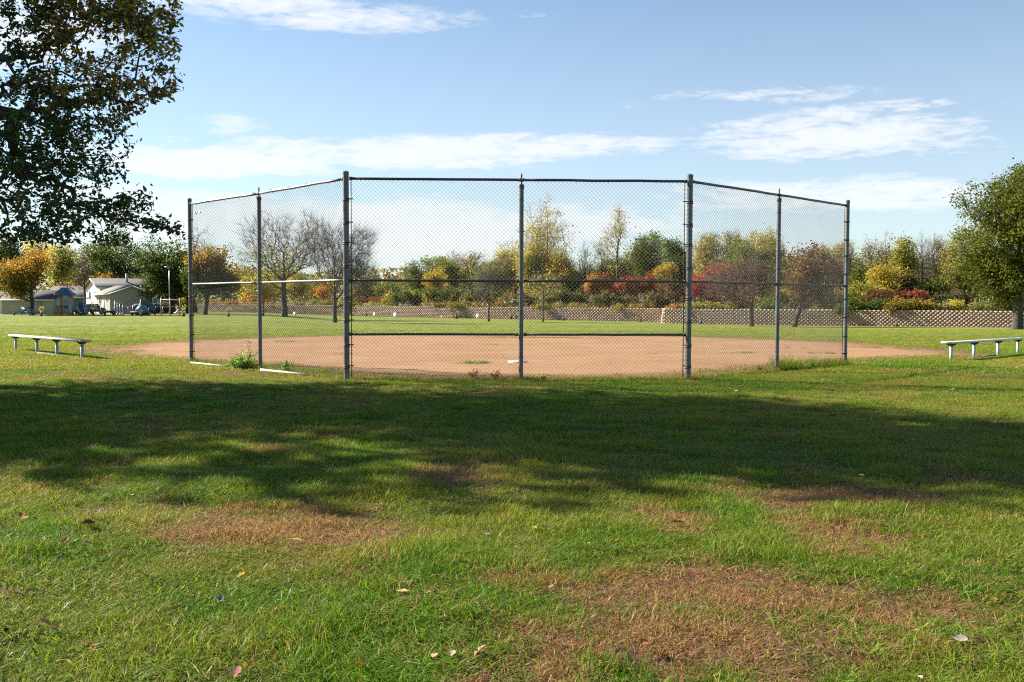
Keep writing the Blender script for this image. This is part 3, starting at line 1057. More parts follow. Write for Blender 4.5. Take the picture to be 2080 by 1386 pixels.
def wall_dist(u):
    """distance of the wall in column u"""
    w = ray(u, 620)[0]
    for a, b in zip(WL[:-1], WL[1:]):
        ta, tb = a[0] / a[1], b[0] / b[1]
        if ta <= w <= tb and tb > ta:
            f = (w - ta) / (tb - ta)
            # intersection of the column with the segment
            den = (b[0] - a[0]) - w * (b[1] - a[1])
            s_ = (w * a[1] - a[0]) / den
            return a[1] + s_ * (b[1] - a[1])
    return 170 if u < 400 else 95
# bare strip of litter along the foot of the wall
Vb = []; Fb = []
lst = []
for a, b in zip(WL[:-1], WL[1:]):
    n_ = max(2, int(np.linalg.norm(b - a) / .6))
    for i in range(n_):
        lst.append(a + (b - a) * i / n_)
lst = np.array(lst)
for i, p in enumerate(lst):
    dirn = -p / np.linalg.norm(p)
    wd = 1.2 + 1.5 * vnoise(i * .21, 3.3)
    q = p + dirn * wd
    Vb += [(p[0], p[1], float(gz(*p)) + .03), (q[0], q[1], float(gz(*q)) + .02)]
for i in range(len(lst) - 1):
    Fb.append((2 * i, 2 * i + 1, 2 * i + 3, 2 * i + 2))
M['litter_ground'] = mat('litter_ground', (.26, .17, .10), .95, noise=(2.5, .2, (.16, .13, .06)), spec=.1)
tag(mk('dirt_strip', np.array(Vb), np.array(Fb), M['litter_ground']), kind='structure')

# ================================================================== TREES
def palette(cols, n, jit=.18, r=None):
    r = r or rng
    cols = np.array(cols, float)
    c = cols[r.randint(0, len(cols), n)]
    return c * (1 + (r.rand(n, 1) - .5) * 2 * jit) * (1 + (r.rand(n, 3) - .5) * .12)

def leaf_cards(C, size, col, r, droop=.0, shape='diamond', curl=.25):
    """one small bent leaf spray per centre"""
    n = len(C)
    a = r.normal(size=(n, 3)); a[:, 2] = a[:, 2] * .7 - droop
    a /= np.linalg.norm(a, axis=1)[:, None] + 1e-9
    b = r.normal(size=(n, 3))
    b -= (b * a).sum(1)[:, None] * a
    b /= np.linalg.norm(b, axis=1)[:, None] + 1e-9
    nrm = np.cross(a, b)
    s = size * (.6 + .8 * r.rand(n))[:, None]
    wv = s * (.36 if shape == 'diamond' else .27)
    if shape == 'diamond':
        V = np.stack([C, C + a * s * .5 + b * wv + nrm * s * curl * .3, C + a * s - nrm * s * curl * .2, C + a * s * .5 - b * wv + nrm * s * curl * .3], 1).reshape(-1, 3)
        i = np.arange(n) * 4
        F = [np.concatenate([np.stack([i, i + 1, i + 2], -1), np.stack([i, i + 2, i + 3], -1)])]
        return V, F, np.repeat(col, 4, 0)
    # pointed leaf, folded along its rib and arched
    P = [C, C + a * s * .35 + b * wv * .95 + nrm * s * .10, C + a * s * .35 - b * wv * .95 + nrm * s * .10, C + a * s * .42 - nrm * s * .02,
         C + a * s * .72 + b * wv * .62 - nrm * s * .03, C + a * s * .72 - b * wv * .62 - nrm * s * .03, C + a * s * 1.02 - nrm * s * .22]
    V = np.stack(P, 1).reshape(-1, 3)
    i = np.arange(n) * 7
    F = [np.concatenate([np.stack([i, i + 1, i + 3], -1), np.stack([i, i + 3, i + 2], -1)]),
         np.concatenate([np.stack([i + 1, i + 4, i + 6, i + 3], -1), np.stack([i + 3, i + 6, i + 5, i + 2], -1)])]
    return V, F, np.repeat(col, 7, 0)

def grow(r, base, trunk_top, pts, bf=.35, lead=6, kink=.12):
    """join the points into one branching skeleton that starts at the trunk"""
    nodes = [base + (trunk_top - base) * f for f in np.linspace(0, 1, lead + 1)]
    for i in range(1, lead):
        nodes[i] = nodes[i] + r.normal(size=3) * np.array([1, 1, 0]) * kink * np.linalg.norm(trunk_top - base) * .06
    par = [-1] + list(range(lead))
    plen = [0.0]
    for i in range(1, lead + 1):
        plen.append(plen[-1] + np.linalg.norm(nodes[i] - nodes[i - 1]))
    N0 = len(nodes)
    NA = np.zeros((N0 + 2 * len(pts), 3)); NA[:N0] = nodes
    PL = np.zeros(len(NA)); PL[:N0] = plen
    OK = np.ones(len(NA), bool); OK[:max(1, int(N0 * .35))] = False
    cnt = N0
    fork = trunk_top * .6 + base * .4
    order = np.argsort(np.linalg.norm(pts - fork, axis=1))
    for p in pts[order]:
        d = NA[:cnt] - p
        dist = np.sqrt((d ** 2).sum(1))
        cost = dist + bf * PL[:cnt] + np.where(d[:, 2] > 0, d[:, 2] * .5, 0) + np.where(OK[:cnt], 0, 1e3)
        q = int(np.argmin(cost))
        L_ = dist[q]
        mid = (NA[q] + p) / 2 + r.normal(size=3) * L_ * kink + np.array([0, 0, -L_ * .06])
        NA[cnt] = mid; PL[cnt] = PL[q] + L_ / 2; par.append(q)
        NA[cnt + 1] = p; PL[cnt + 1] = PL[q] + L_; par.append(cnt)
        cnt += 2
    par = np.array(par)
    w = np.zeros(cnt)
    ch = np.zeros(cnt, int)
    for i in range(1, cnt): ch[par[i]] += 1
    w[ch == 0] = 1
    for i in range(cnt - 1, 0, -1):
        w[par[i]] += w[i]
    return NA[:cnt], par, w, ch

def limbs(NA, par, w, r_tip, r_base, expo=.5, flare=1.35):
    k = (r_base / r_tip)
    rad = r_tip * (np.maximum(w, 1) / 1.0) ** (math.log(k) / math.log(max(w[0], 2)))
    rad[0] = r_base * flare
    i = np.arange(1, len(NA)); p = par[1:]
    Vs = []; Fs = []; cnt = 0
    for sides, sel in ((9, rad[p] > r_base * .45), (5, (rad[p] <= r_base * .45) & (rad[p] > r_tip * 3)), (3, rad[p] <= np.minimum(r_tip * 3, r_base * .45))):
        ii = i[sel]; pp = p[sel]
        if not len(ii): continue
        A, B = NA[pp], NA[ii]
        t = B - A; L_ = np.linalg.norm(t, axis=1)[:, None] + 1e-9; t = t / L_
        up = np.where(np.abs(t[:, 2:3]) < .9, np.array([[0, 0, 1.]]), np.array([[1., 0, 0]]))
        a = np.cross(t, up); a /= np.linalg.norm(a, axis=1)[:, None]
        b = np.cross(a, t)
        th = np.arange(sides) * 2 * math.pi / sides
        circ = np.cos(th)[None, :, None] * a[:, None] + np.sin(th)[None, :, None] * b[:, None]
        ra = np.minimum(rad[pp], rad[ii] * 1.6)[:, None, None]
        ra = np.where((pp < 1)[:, None, None], rad[pp][:, None, None], ra)
        rb = rad[ii][:, None, None]
        V = np.stack([A[:, None] - t[:, None] * ra * .3 + circ * ra, B[:, None] + circ * rb], 1)
        m = len(ii)
        base_ = cnt + np.arange(m)[:, None] * 2 * sides
        j = np.arange(sides)[None]; j2 = (j + 1) % sides
        F = np.stack([base_ + j, base_ + j2, base_ + sides + j2, base_ + sides + j], -1).reshape(-1, 4)
        Vs.append(V.reshape(-1, 3)); Fs.append(F); cnt += m * 2 * sides
    return np.concatenate(Vs), np.concatenate(Fs)

def lobe_points(r, lobes, n, shell=2.0):
    L_ = np.array(lobes, float)
    vol = (L_[:, 3] * L_[:, 4] * L_[:, 5]) ** .75
    k = r.choice(len(L_), n, p=vol / vol.sum())
    d = r.normal(size=(n, 3)); d /= np.linalg.norm(d, axis=1)[:, None]
    rr = r.rand(n) ** (1 / shell)
    return L_[k, :3] + d * rr[:, None] * L_[k, 3:6], k

def crown_lobes(r, c, rx, rz, n=14, lob=.42, ry=None, flat=1.0):
    """uneven crown: a core and smaller lobes round it"""
    ry = ry or rx
    out = [(c[0], c[1], c[2], rx * .62, ry * .62, rz * .66)]
    for i in range(n):
        d = r.normal(size=3); d /= np.linalg.norm(d)
        f = .48 + .26 * r.rand()
        q = lob * (.65 + .6 * r.rand())
        out.append((c[0] + d[0] * rx * f, c[1] + d[1] * ry * f, c[2] + d[2] * rz * f, rx * q, ry * q, rz * q * flat))
    return out

def tree(name, base, label, cat, cols, lobes, r_base, fork, seed, npts=260, leaves=4000, lsize=.2, spread=.35, r_tip=.012, bark='bark', group=None,
         bf=.35, shell=2.2, droop=0.0, shape='diamond', leafmat='leaf', extra_cols=None, jit=.22, kink=.1, fine=0, lean=(0, 0), leaf_in=None, top_frac=.75):
    r = np.random.RandomState(seed)
    base = np.array(base, float)
    pts, lk = lobe_points(r, lobes, npts, shell)
    zmax = pts[:, 2].max()
    tt = np.array([base[0] + lean[0], base[1] + lean[1], base[2] + (zmax - base[2]) * top_frac])
    lead = 7
    pts = pts[pts[:, 2] > base[2] + fork * .7]
    NA, par, w, ch = grow(r, base, tt, pts, bf, lead, kink)
    root = thing(name, base, label, cat, group)
    Vt, Ft = limbs(NA, par, w, r_tip, r_base)
    if fine:
        # fine twigs at the ends
        tips = np.where(ch <= 1)[0]; tips = tips[tips > lead + 2]
        src = r.choice(tips, fine)
        o = NA[src]; dirn = NA[src] - NA[par[src]]; dirn /= np.linalg.norm(dirn, axis=1)[:, None] + 1e-9
        e = o + (dirn + r.normal(size=(fine, 3)) * .55 + np.array([0, 0, .15])) * (spread * (1.0 + 1.6 * r.rand(fine)))[:, None]
        NB = np.concatenate([o, e]); pb = np.concatenate([[-1] * fine, np.arange(fine)])
        a_ = NB[:fine]; b_ = NB[fine:]
        t = b_ - a_; t /= np.linalg.norm(t, axis=1)[:, None] + 1e-9
        sd = np.cross(t, r.normal(size=(fine, 3))); sd /= np.linalg.norm(sd, axis=1)[:, None] + 1e-9
        s2 = np.cross(t, sd)
        rt = r_tip * .55
        Vf = np.stack([a_ + sd * rt, a_ - sd * rt * .5 + s2 * rt * .87, a_ - sd * rt * .5 - s2 * rt * .87, b_], 1).reshape(-1, 3)
        i4 = np.arange(fine) * 4
        Ff = np.concatenate([np.stack([i4, i4 + 1, i4 + 3, i4 + 3], -1), np.stack([i4 + 1, i4 + 2, i4 + 3, i4 + 3], -1), np.stack([i4 + 2, i4, i4 + 3, i4 + 3], -1)])[:, :3]
        mk('trunk', np.concatenate([Vt, Vf]), [Ft, Ff + len(Vt)], M[bark], root, None, True)
    else:
        mk('trunk', Vt, Ft, M[bark], root, None, True)
    if leaves:
        # leaves hang in sprays round the twig ends
        tips = np.arange(lead + 1, len(NA))
        wgt = np.where(ch[tips] == 0, 1.0, .35)
        if leaf_in is not None:
            wgt = wgt * leaf_in(NA[tips])
        k = r.choice(tips, leaves, p=wgt / wgt.sum())
        if shape == 'pointed':
            f = r.rand(leaves, 1)
            C = NA[k] * (1 - f) + NA[par[k]] * f + r.normal(size=(leaves, 3)) * spread
        else:
            C = NA[k] + r.normal(size=(leaves, 3)) * spread * np.array([1, 1, .75])
        cl = palette(cols, len(NA), jit, r)
        col = cl[k] * (1 + (r.rand(leaves, 1) - .5) * .5)
        if extra_cols is not None:
            f, cc, frac = extra_cols
            sel = (f(NA)[k] > 0) & (r.rand(leaves) < frac)
            col[sel] = palette(cc, len(NA), jit, r)[k][sel]
        V, F, cv = leaf_cards(C, lsize, col, r, droop, shape)
        mk('crown', V, F, M[leafmat], root, cv)
    return root

# colours (real surface colours)
G_DARK = [(.050, .072, .018), (.062, .085, .020), (.040, .058, .018)]
G_MID = [(.100, .128, .026), (.125, .150, .032), (.080, .105, .022)]
G_OLIVE = [(.16, .18, .035), (.12, .14, .030), (.18, .19, .042)]
YEL = [(.38, .30, .055), (.33, .28, .06), (.42, .29, .05), (.24, .22, .05), (.19, .18, .045)]
PALE = [(.44, .38, .15), (.38, .35, .12), (.48, .38, .13)]
GOLD = [(.42, .25, .03), (.34, .22, .035), (.44, .28, .04), (.26, .19, .04)]
ORG_ = [(.42, .17, .028), (.36, .14, .03), (.33, .19, .03)]
REDS = [(.27, .065, .045), (.21, .055, .042), (.30, .085, .05), (.16, .07, .045)]
MAROON = [(.085, .040, .036), (.12, .055, .042), (.065, .034, .030)]
BROWN = [(.16, .11, .055), (.20, .13, .06), (.12, .09, .045)]

def img_tree(name, u, d, vtop, vbot, uw, label, cols, up=True, vbase=None, r_base=.2, n=14, cat='tree', group=None, seed=0, uc=None, lob=.42, fork=1.0, **kw):
    """a tree that stands in column u at distance d; crown between rows vtop and vbot and uw pixels wide"""
    b = atd(u, d, 0)
    b[2] = upz(b[0], b[1]) if up else float(gz(b[0], b[1]))
    zt, zb = zat(vtop, d, u), zat(vbot, d, u)
    uc = u if uc is None else uc
    cxw = ray(uc, 600)[0] * d
    rx = uw / 2 / FPX * d
    r = np.random.RandomState(seed + 77)
    c = (cxw, d, (zt + zb) / 2)
    rz = (zt - zb) / 2
    lobes = crown_lobes(r, c, rx, rz, n, lob)
    if 'leaf_in' not in kw and False: pass
    return tree(name, b, label, cat, cols, lobes, r_base, fork, seed, group=group, **kw)
BG = 'trees beyond the outfield'
# ---- trees standing on the lawn
img_tree('broadleaf_tree', 2067, 82, 326, 636, 300, 'large dark green leafy tree at the right edge before the block wall', [(.075, .092, .016), (.10, .112, .018), (.060, .076, .014), (.13, .125, .022)], up=False, r_base=.40, n=34, seed=3, lob=.31, fork=1.6,
         npts=1000, leaves=72000, jit=.34, lsize=.19, spread=.42, r_tip=.014, shell=2.3, extra_cols=(lambda P: (P[:, 2] > 4).astype(float), [(.14, .13, .035)], .10), uc=2078)
img_tree('purple_leaved_tree', 1614, 97, 478, 640, 116, 'leaning maroon-leaved tree in front of the wall behind the right wing', MAROON + BROWN[:1], up=False, r_base=.24, n=16, seed=4, uc=1652, fork=1.6,
         npts=330, leaves=11000, lsize=.21, spread=.36, lean=(1.9, 0), extra_cols=(lambda P: ((P[:, 0] < 31.5) & (P[:, 2] > 2)).astype(float), [(.20, .10, .035), (.22, .15, .04)], .35))
img_tree('red_leaved_tree', 1527, 97, 522, 632, 150, 'thinning dull red tree with a straight trunk before the wall', [(.13, .05, .035), (.16, .06, .04), (.09, .05, .04)], up=False, r_base=.22, n=15, seed=5, uc=1500, fork=1.5,
         npts=480, leaves=3800, lsize=.18, spread=.42, fine=2600, r_tip=.011, bark='bark_grey')
img_tree('young_bare_tree', 1103, 112, 552, 618, 88, 'slender young tree with thin yellow leaves before the wall, right of the middle post', YEL, up=False, r_base=.11, n=9, seed=6, fork=1.6, npts=170, leaves=700, lsize=.18, spread=.4, fine=900, uc=1106, bark='bark_grey')
img_tree('young_bare_tree', 993, 112, 545, 612, 92, 'slender dark leafless tree before the wall, left of the middle post', BROWN, up=False, r_base=.12, n=9, seed=7, fork=1.6, npts=260, leaves=160, lsize=.16, spread=.4, fine=2600, bark='bark')
img_tree('bare_tree', 577, 118, 414, 592, 238, 'tall thick-trunked nearly bare tree with a few yellow leaves behind the left wing', YEL + G_OLIVE, up=False, r_base=.34, n=24, seed=8, fork=3.4, npts=760, leaves=1500, lsize=.22, spread=.5,
         fine=7000, r_tip=.014, shell=2.4, kink=.07, bf=.55, lob=.40, top_frac=.6, leaf_in=lambda P: np.exp(-((P[:, 0] + 28.5) / 2.6) ** 2) * (P[:, 2] < 8.5) + .06 + .6 * (P[:, 2] < 5), extra_cols=(lambda P: np.ones(len(P)), GOLD, .15))
img_tree('bare_tree', 680, 97, 444, 604, 180, 'dark leafless round-crowned tree standing on the lawn by the left corner post', BROWN, up=False, r_base=.20, n=20, seed=9, fork=1.9, npts=760, leaves=0, fine=8500, spread=.5, r_tip=.011, bf=.7, kink=.05, uc=692, shell=2.2, top_frac=.5)
img_tree('maple_tree', 416, 130, 497, 625, 104, 'dense dark green maple with an orange top behind the far left fence bay', G_DARK, up=False, r_base=.28, n=16, seed=10, uc=432, fork=1.6, npts=330, leaves=13000, lsize=.27, spread=.45,
         extra_cols=(lambda P: (P[:, 2] + (P[:, 0] + 41) * .15 > 5.0).astype(float), [(.38, .20, .03), (.30, .19, .03), (.20, .15, .03)], .85), lean=(.8, 0))
img_tree('small_maple_tree', 535, 122, 548, 618, 96, 'small yellow and orange maple beside the second fence post', YEL + [(.22, .20, .04)], up=False, r_base=.10, n=12, seed=11, uc=528, fork=1.2, npts=220, leaves=4200, lsize=.24, spread=.42,
         extra_cols=(lambda P: (P[:, 2] < 2.2).astype(float), GOLD + ORG_, .65))
img_tree('young_tree', 707, 104, 582, 636, 28, 'narrow yellow-green young tree right of the leafless tree', G_OLIVE, up=False, r_base=.06, n=6, seed=12, fork=.8, npts=80, leaves=1300, lsize=.2, spread=.28)
img_tree('maple_tree', 65, 118, 506, 612, 112, 'orange and green maple over the grey shed at the far left', [(.30, .13, .025), (.26, .15, .03), (.16, .13, .03)], up=False, r_base=.24, n=15, seed=13, uc=48, fork=1.8, npts=300, leaves=9500, lsize=.25, spread=.42,
         extra_cols=(lambda P: (P[:, 2] < 4.6).astype(float), [(.085, .10, .025), (.10, .10, .022), (.22, .12, .03)], .8))
img_tree('thin_tree', 172, 125, 520, 600, 36, 'thin dark nearly bare tree in front of the white house', BROWN, up=False, r_base=.12, n=6, seed=14, fork=2.2, npts=130, leaves=120, lsize=.2, spread=.4, fine=900)
img_tree('round_tree', 352, 142, 478, 626, 112, 'big dense green tree right of the grey garage', G_MID[:1] + G_DARK + [(.034, .052, .014)] * 3, up=False, r_base=.35, n=18, seed=15, uc=340, fork=1.2, npts=320, leaves=13000, lsize=.30, spread=.5)
img_tree('dark_tree', 382, 150, 492, 636, 66, 'dark brown-green tree behind the left end post', G_DARK + BROWN, up=False, r_base=.3, n=12, seed=16, uc=374, fork=1, npts=220, leaves=6500, lsize=.3, spread=.5)
img_tree('bare_tree', 396, 165, 462, 560, 96, 'bare branched treetop showing above the orange-topped maple', BROWN, up=False, r_base=.35, n=9, seed=17, uc=404, fork=3, npts=180, leaves=200, lsize=.25, spread=.6, fine=900, r_tip=.022)
DEEP = [(.034, .052, .014), (.045, .062, .016), (.026, .040, .012)]
# left background
for (u, d, vt, vb, uw, cols, label, sd, lv, kw) in [
    (255, 195, 463, 600, 150, DEEP + G_DARK + G_OLIVE[:1], 'tall broad green tree rising behind the white house', 21, 12000, {}),
    (200, 210, 480, 610, 80, DEEP, 'dark green tree behind the house chimney', 22, 6500, {}),
    (150, 200, 486, 612, 90, G_OLIVE + BROWN[:1], 'loose olive tree behind the playground tower', 23, 6000, {'fine': 1500}),
    (112, 190, 478, 606, 76, PALE + G_OLIVE, 'pale yellow tree between the orange maple and the playground tower', 24, 5200, {'fine': 1400}),
    (70, 205, 475, 560, 80, YEL + PALE, 'bright yellow treetop above the orange maple', 25, 4200, {}),
    (12, 175, 470, 622, 90, DEEP + BROWN[:1], 'dark green tree behind the shed at the left picture edge', 26, 9000, {}),
    (305, 205, 470, 610, 70, DEEP, 'tall dark tree between the house and the round green tree', 27, 7000, {}),
    (215, 175, 556, 625, 50, ORG_ + BROWN, 'low rust coloured tree behind the dark roof', 28, 2200, {}),
    (138, 182, 560, 632, 44, [(.18, .06, .03), (.15, .07, .03)], 'dark red shrubby tree behind the dark roof', 29, 2400, {}),
    ]:
    img_tree('broadleaf_tree', u, d, vt, vb, uw, label, cols, up=False, r_base=.4, n=14, seed=sd, fork=1.0, npts=260, leaves=lv, lsize=.34, spread=.66, group='trees behind the houses', r_tip=.02, **kw)
# woodland on the higher ground, right to left
W_ = [
    # name, u, behind wall, vtop, vbot, width, colours, label, seed, leaves, extra
    ('green_tree', 892, 16, 517, 606, 90, G_MID + G_OLIVE, 'rounded green tree above the wall left of the middle post', 31, 7000, {}),
    ('green_tree', 846, 14, 540, 612, 62, G_DARK + G_MID, 'smaller dark green tree at the left end of the woodland', 32, 4500, {}),
    ('golden_tree', 886, 8, 552, 590, 44, GOLD + YEL, 'golden yellow leafy tree below the rounded green tree', 33, 1700, {}),
    ('thin_tree', 958, 22, 508, 600, 66, PALE + BROWN, 'greyish half-bare tree with pale leaves behind the woodland edge', 34, 1500, {'fine': 2600}),
    ('thin_tree', 922, 26, 512, 598, 46, BROWN + PALE, 'bare twiggy tree right of the rounded green tree', 35, 500, {'fine': 2000}),
    ('brown_tree', 1018, 18, 533, 606, 92, BROWN + [(.10, .08, .05)], 'dense leafless brown tree left of the middle post', 36, 2400, {'fine': 5200}),
    ('green_tree', 988, 12, 541, 606, 60, G_MID + G_OLIVE, 'dull green tree in front of the brown tree', 37, 3000, {'fine': 800}),
    ('yellow_tree', 1036, 24, 488, 590, 62, YEL + PALE, 'pale yellow-green tree just left of the middle post', 38, 3800, {}),
    ('cottonwood_tree', 1112, 14, 416, 612, 112, YEL + PALE + [(.30, .21, .06)], 'tall yellow cottonwood with open top right of the middle post', 39, 7500, {'fine': 4000, 'bf': .75, 'n': 24, 'lob': .5, 'r_base': .3, 'leaf_in': lambda P: np.where(P[:, 2] > 8.0, .5, 1.0), 'npts': 700}),
    ('yellow_tree', 1088, 10, 492, 610, 66, G_OLIVE + YEL, 'yellow-green leafy tree crowding the foot of the cottonwood', 40, 5200, {}),
    ('golden_tree', 1146, 11, 515, 600, 52, GOLD[:1] + YEL + BROWN[:1], 'amber leafed tree right of the cottonwood', 41, 3200, {}),
    ('bare_tree', 1188, 18, 488, 600, 44, BROWN, 'bare forked tree between the cottonwood and the slim tree', 42, 120, {'fine': 1200}),
    ('bare_tree', 1222, 20, 492, 604, 42, BROWN, 'bare tree leaning beside the slim tree', 43, 200, {'fine': 1100}),
    ('slim_tree', 1254, 13, 419, 560, 62, PALE + [(.36, .24, .10)], 'slim tall tree with a few pale leaves at its top', 44, 620, {'fine': 1100, 'r_base': .17, 'bf': .6, 'fork': 6, 'npts': 170}),
    ('green_tree', 1318, 16, 457, 592, 92, G_MID + G_OLIVE, 'tall fresh green tree left of the right corner post', 45, 7500, {'n': 17}),
    ('green_tree', 1374, 14, 478, 600, 70, G_MID + G_DARK, 'broad green tree behind the right corner post', 46, 6000, {}),
    ('green_tree', 1250, 20, 520, 606, 92, G_MID + G_OLIVE, 'low green tree behind the slim tree', 47, 4600, {}),
    ('green_tree', 1175, 15, 556, 616, 56, G_MID + G_DARK, 'small green tree above the wall beside the red sumac', 48, 3200, {}),
    ('pale_tree', 1432, 26, 462, 600, 80, PALE + YEL, 'pale yellow airy tree right of the right corner post', 49, 3000, {'fine': 3000}),
    ('pale_tree', 1492, 28, 468, 600, 80, PALE + BROWN, 'whitish half-bare tree behind the red-leaved tree', 50, 2600, {'fine': 3200}),
    ('pale_tree', 1548, 26, 455, 590, 82, PALE + YEL + GOLD[:1], 'golden-topped pale tree left of the right wing post', 51, 4200, {'fine': 2200}),
    ('green_tree', 1512, 14, 487, 608, 92, G_MID + G_OLIVE, 'green tree above the red-leaved tree', 52, 5600, {}),
    ('green_tree', 1566, 13, 496, 612, 64, G_OLIVE + BROWN, 'olive tree behind the right wing post', 53, 3800, {'fine': 900}),
    ('red_tree', 1448, 8, 548, 606, 84, REDS + BROWN[:1] + MAROON[:1], 'dull crimson bushy tree above the wall', 54, 3600, {'fine': 900}),
    ('yellow_tree', 1690, 26, 486, 590, 70, YEL + PALE, 'yellow-topped tree behind the maroon tree', 55, 2600, {'fine': 1800}),
    ('thin_tree', 1712, 22, 497, 605, 50, BROWN + PALE, 'bare grey tree by the right end post', 56, 500, {'fine': 2000}),
    ('thin_tree', 1768, 24, 484, 604, 40, PALE + BROWN, 'slender tree with rosy pale top right of the end post', 57, 700, {'fine': 1400, 'bf': .6}),
    ('thin_tree', 1798, 26, 483, 604, 44, PALE + BROWN, 'slender nearly bare tree, second from the right end post', 58, 600, {'fine': 1600, 'bf': .6}),
    ('dark_tree', 1748, 16, 532, 600, 34, G_DARK + G_OLIVE, 'small dark green tree right of the end post', 59, 1800, {}),
    ('yellow_tree', 1836, 15, 491, 600, 46, YEL + G_OLIVE, 'upright golden-green tree above the dark hedge', 60, 3400, {}),
    ('yellow_tree', 1806, 12, 540, 604, 76, YEL + GOLD[:1], 'spreading yellow tree above the dark hedge', 61, 3600, {}),
    ('bare_tree', 1872, 20, 474, 600, 62, BROWN, 'black leafless tree silhouetted right of the golden tree', 62, 60, {'fine': 2400, 'bf': .5, 'r_base': .26}),
    ('bare_tree', 1894, 24, 480, 600, 46, BROWN, 'second leafless tree close behind the black one', 63, 60, {'fine': 1500, 'bf': .5}),
    ('pale_tree', 1926, 24, 478, 596, 70, YEL + G_OLIVE + PALE, 'yellow-green open tree left of the large dark tree', 64, 3000, {'fine': 1200}),
    ('dark_tree', 1836, 12, 566, 612, 56, G_DARK + BROWN, 'low dark bushy tree under the golden tree', 65, 2400, {}),
    ('dark_tree', 1896, 14, 566, 612, 60, G_DARK + G_OLIVE, 'low olive bushy tree under the leafless pair', 66, 2600, {}),
    ('green_tree', 1960, 18, 540, 612, 70, G_OLIVE + BROWN, 'olive brown tree half hidden by the large dark tree', 67, 2800, {}),
    ('green_tree', 1640, 22, 520, 606, 90, G_OLIVE + BROWN, 'dull green tree behind the maroon tree', 68, 3600, {}),
    ('thin_tree', 2150, 22, 470, 606, 110, PALE + BROWN, 'pale tree beyond the large dark tree', 69, 2600, {'fine': 1500}),
    ('green_tree', 792, 26, 578, 612, 60, G_DARK + G_OLIVE, 'low green tree at the left end behind the wall', 70, 2200, {}),
    ('brown_tree', 745, 30, 572, 612, 74, BROWN + G_DARK, 'low grey-brown thicket tree right of the leafless tree', 71, 1800, {'fine': 1800}),
    ('yellow_tree', 500, 10, 545, 612, 70, YEL + G_OLIVE, 'yellow-green tree behind the second fence post', 72, 3600, {}),
    ('yellow_tree', 598, 20, 558, 610, 70, YEL + G_OLIVE, 'yellow-green tree behind the thick-trunked bare tree', 73, 3000, {}),
    ('green_tree', 640, 30, 572, 612, 70, G_OLIVE + BROWN, 'low olive tree between the two leafless trees', 74, 2400, {}),
    ('orange_tree', 657, 12, 588, 608, 30, ORG_, 'small orange tree behind the leafless tree', 75, 900, {}),
    ('green_tree', 556, 26, 560, 612, 60, G_DARK + G_OLIVE, 'dark olive tree behind the yellow maple', 76, 2600, {}),
    ('brown_tree', 455, 14, 566, 616, 80, BROWN + G_DARK, 'low brown-green tree in the far left fence bay', 77, 2400, {}),
]
for (nm, u, bd, vt, vb, uw, cols, label, sd, lv, kw) in W_:
    d = wall_dist(u) + bd
    kw = dict(kw)
    kw.setdefault('r_base', .22); kw.setdefault('n', 13); kw.setdefault('npts', 240); kw.setdefault('fork', .8); kw.setdefault('kink', .06); kw.setdefault('bf', .5)
    img_tree(nm, u, d, vt - (9 if vt > 470 else 0), vb, uw * 1.06, label, cols, seed=sd, leaves=int(lv * 2.1), lsize=.20, spread=.46, group=BG, r_tip=.014, bark='bark_grey' if sd % 2 else 'bark', **kw)

# back row of the woodland, muted and half bare, filling the skyline between the others
prof_u = [700, 760, 820, 880, 960, 1020, 1100, 1180, 1240, 1300, 1380, 1440, 1500, 1560, 1640, 1700, 1780, 1850, 1920, 1990, 2100]
prof_v = [582, 578, 560, 536, 520, 522, 500, 520, 512, 508, 500, 478, 476, 478, 502, 500, 500, 500, 500, 500, 490]
rb_ = np.random.RandomState(64)
for i_, u_ in enumerate(np.arange(720, 2120, 46)):
    u_ = u_ + rb_.rand() * 24
    v_ = np.interp(u_, prof_u, prof_v) + rb_.rand() * 14
    pal_ = [PALE + BROWN + G_OLIVE[:1], G_OLIVE + BROWN, BROWN + PALE[:1], G_OLIVE + G_MID[:1] + PALE[:1]][rb_.randint(4)]
    img_tree('back_row_tree', u_, wall_dist(u_) + 34 + 10 * rb_.rand(), v_, 612, 74 + 20 * rb_.rand(), 'muted half-bare tree in the back row of the woodland', pal_, seed=1000 + i_, group='back row of the woodland', r_base=.2,
             n=12, npts=200, fork=.8, kink=.06, bf=.5, leaves=3600, lsize=.26, spread=.6, fine=1300, r_tip=.018, bark='bark_grey')

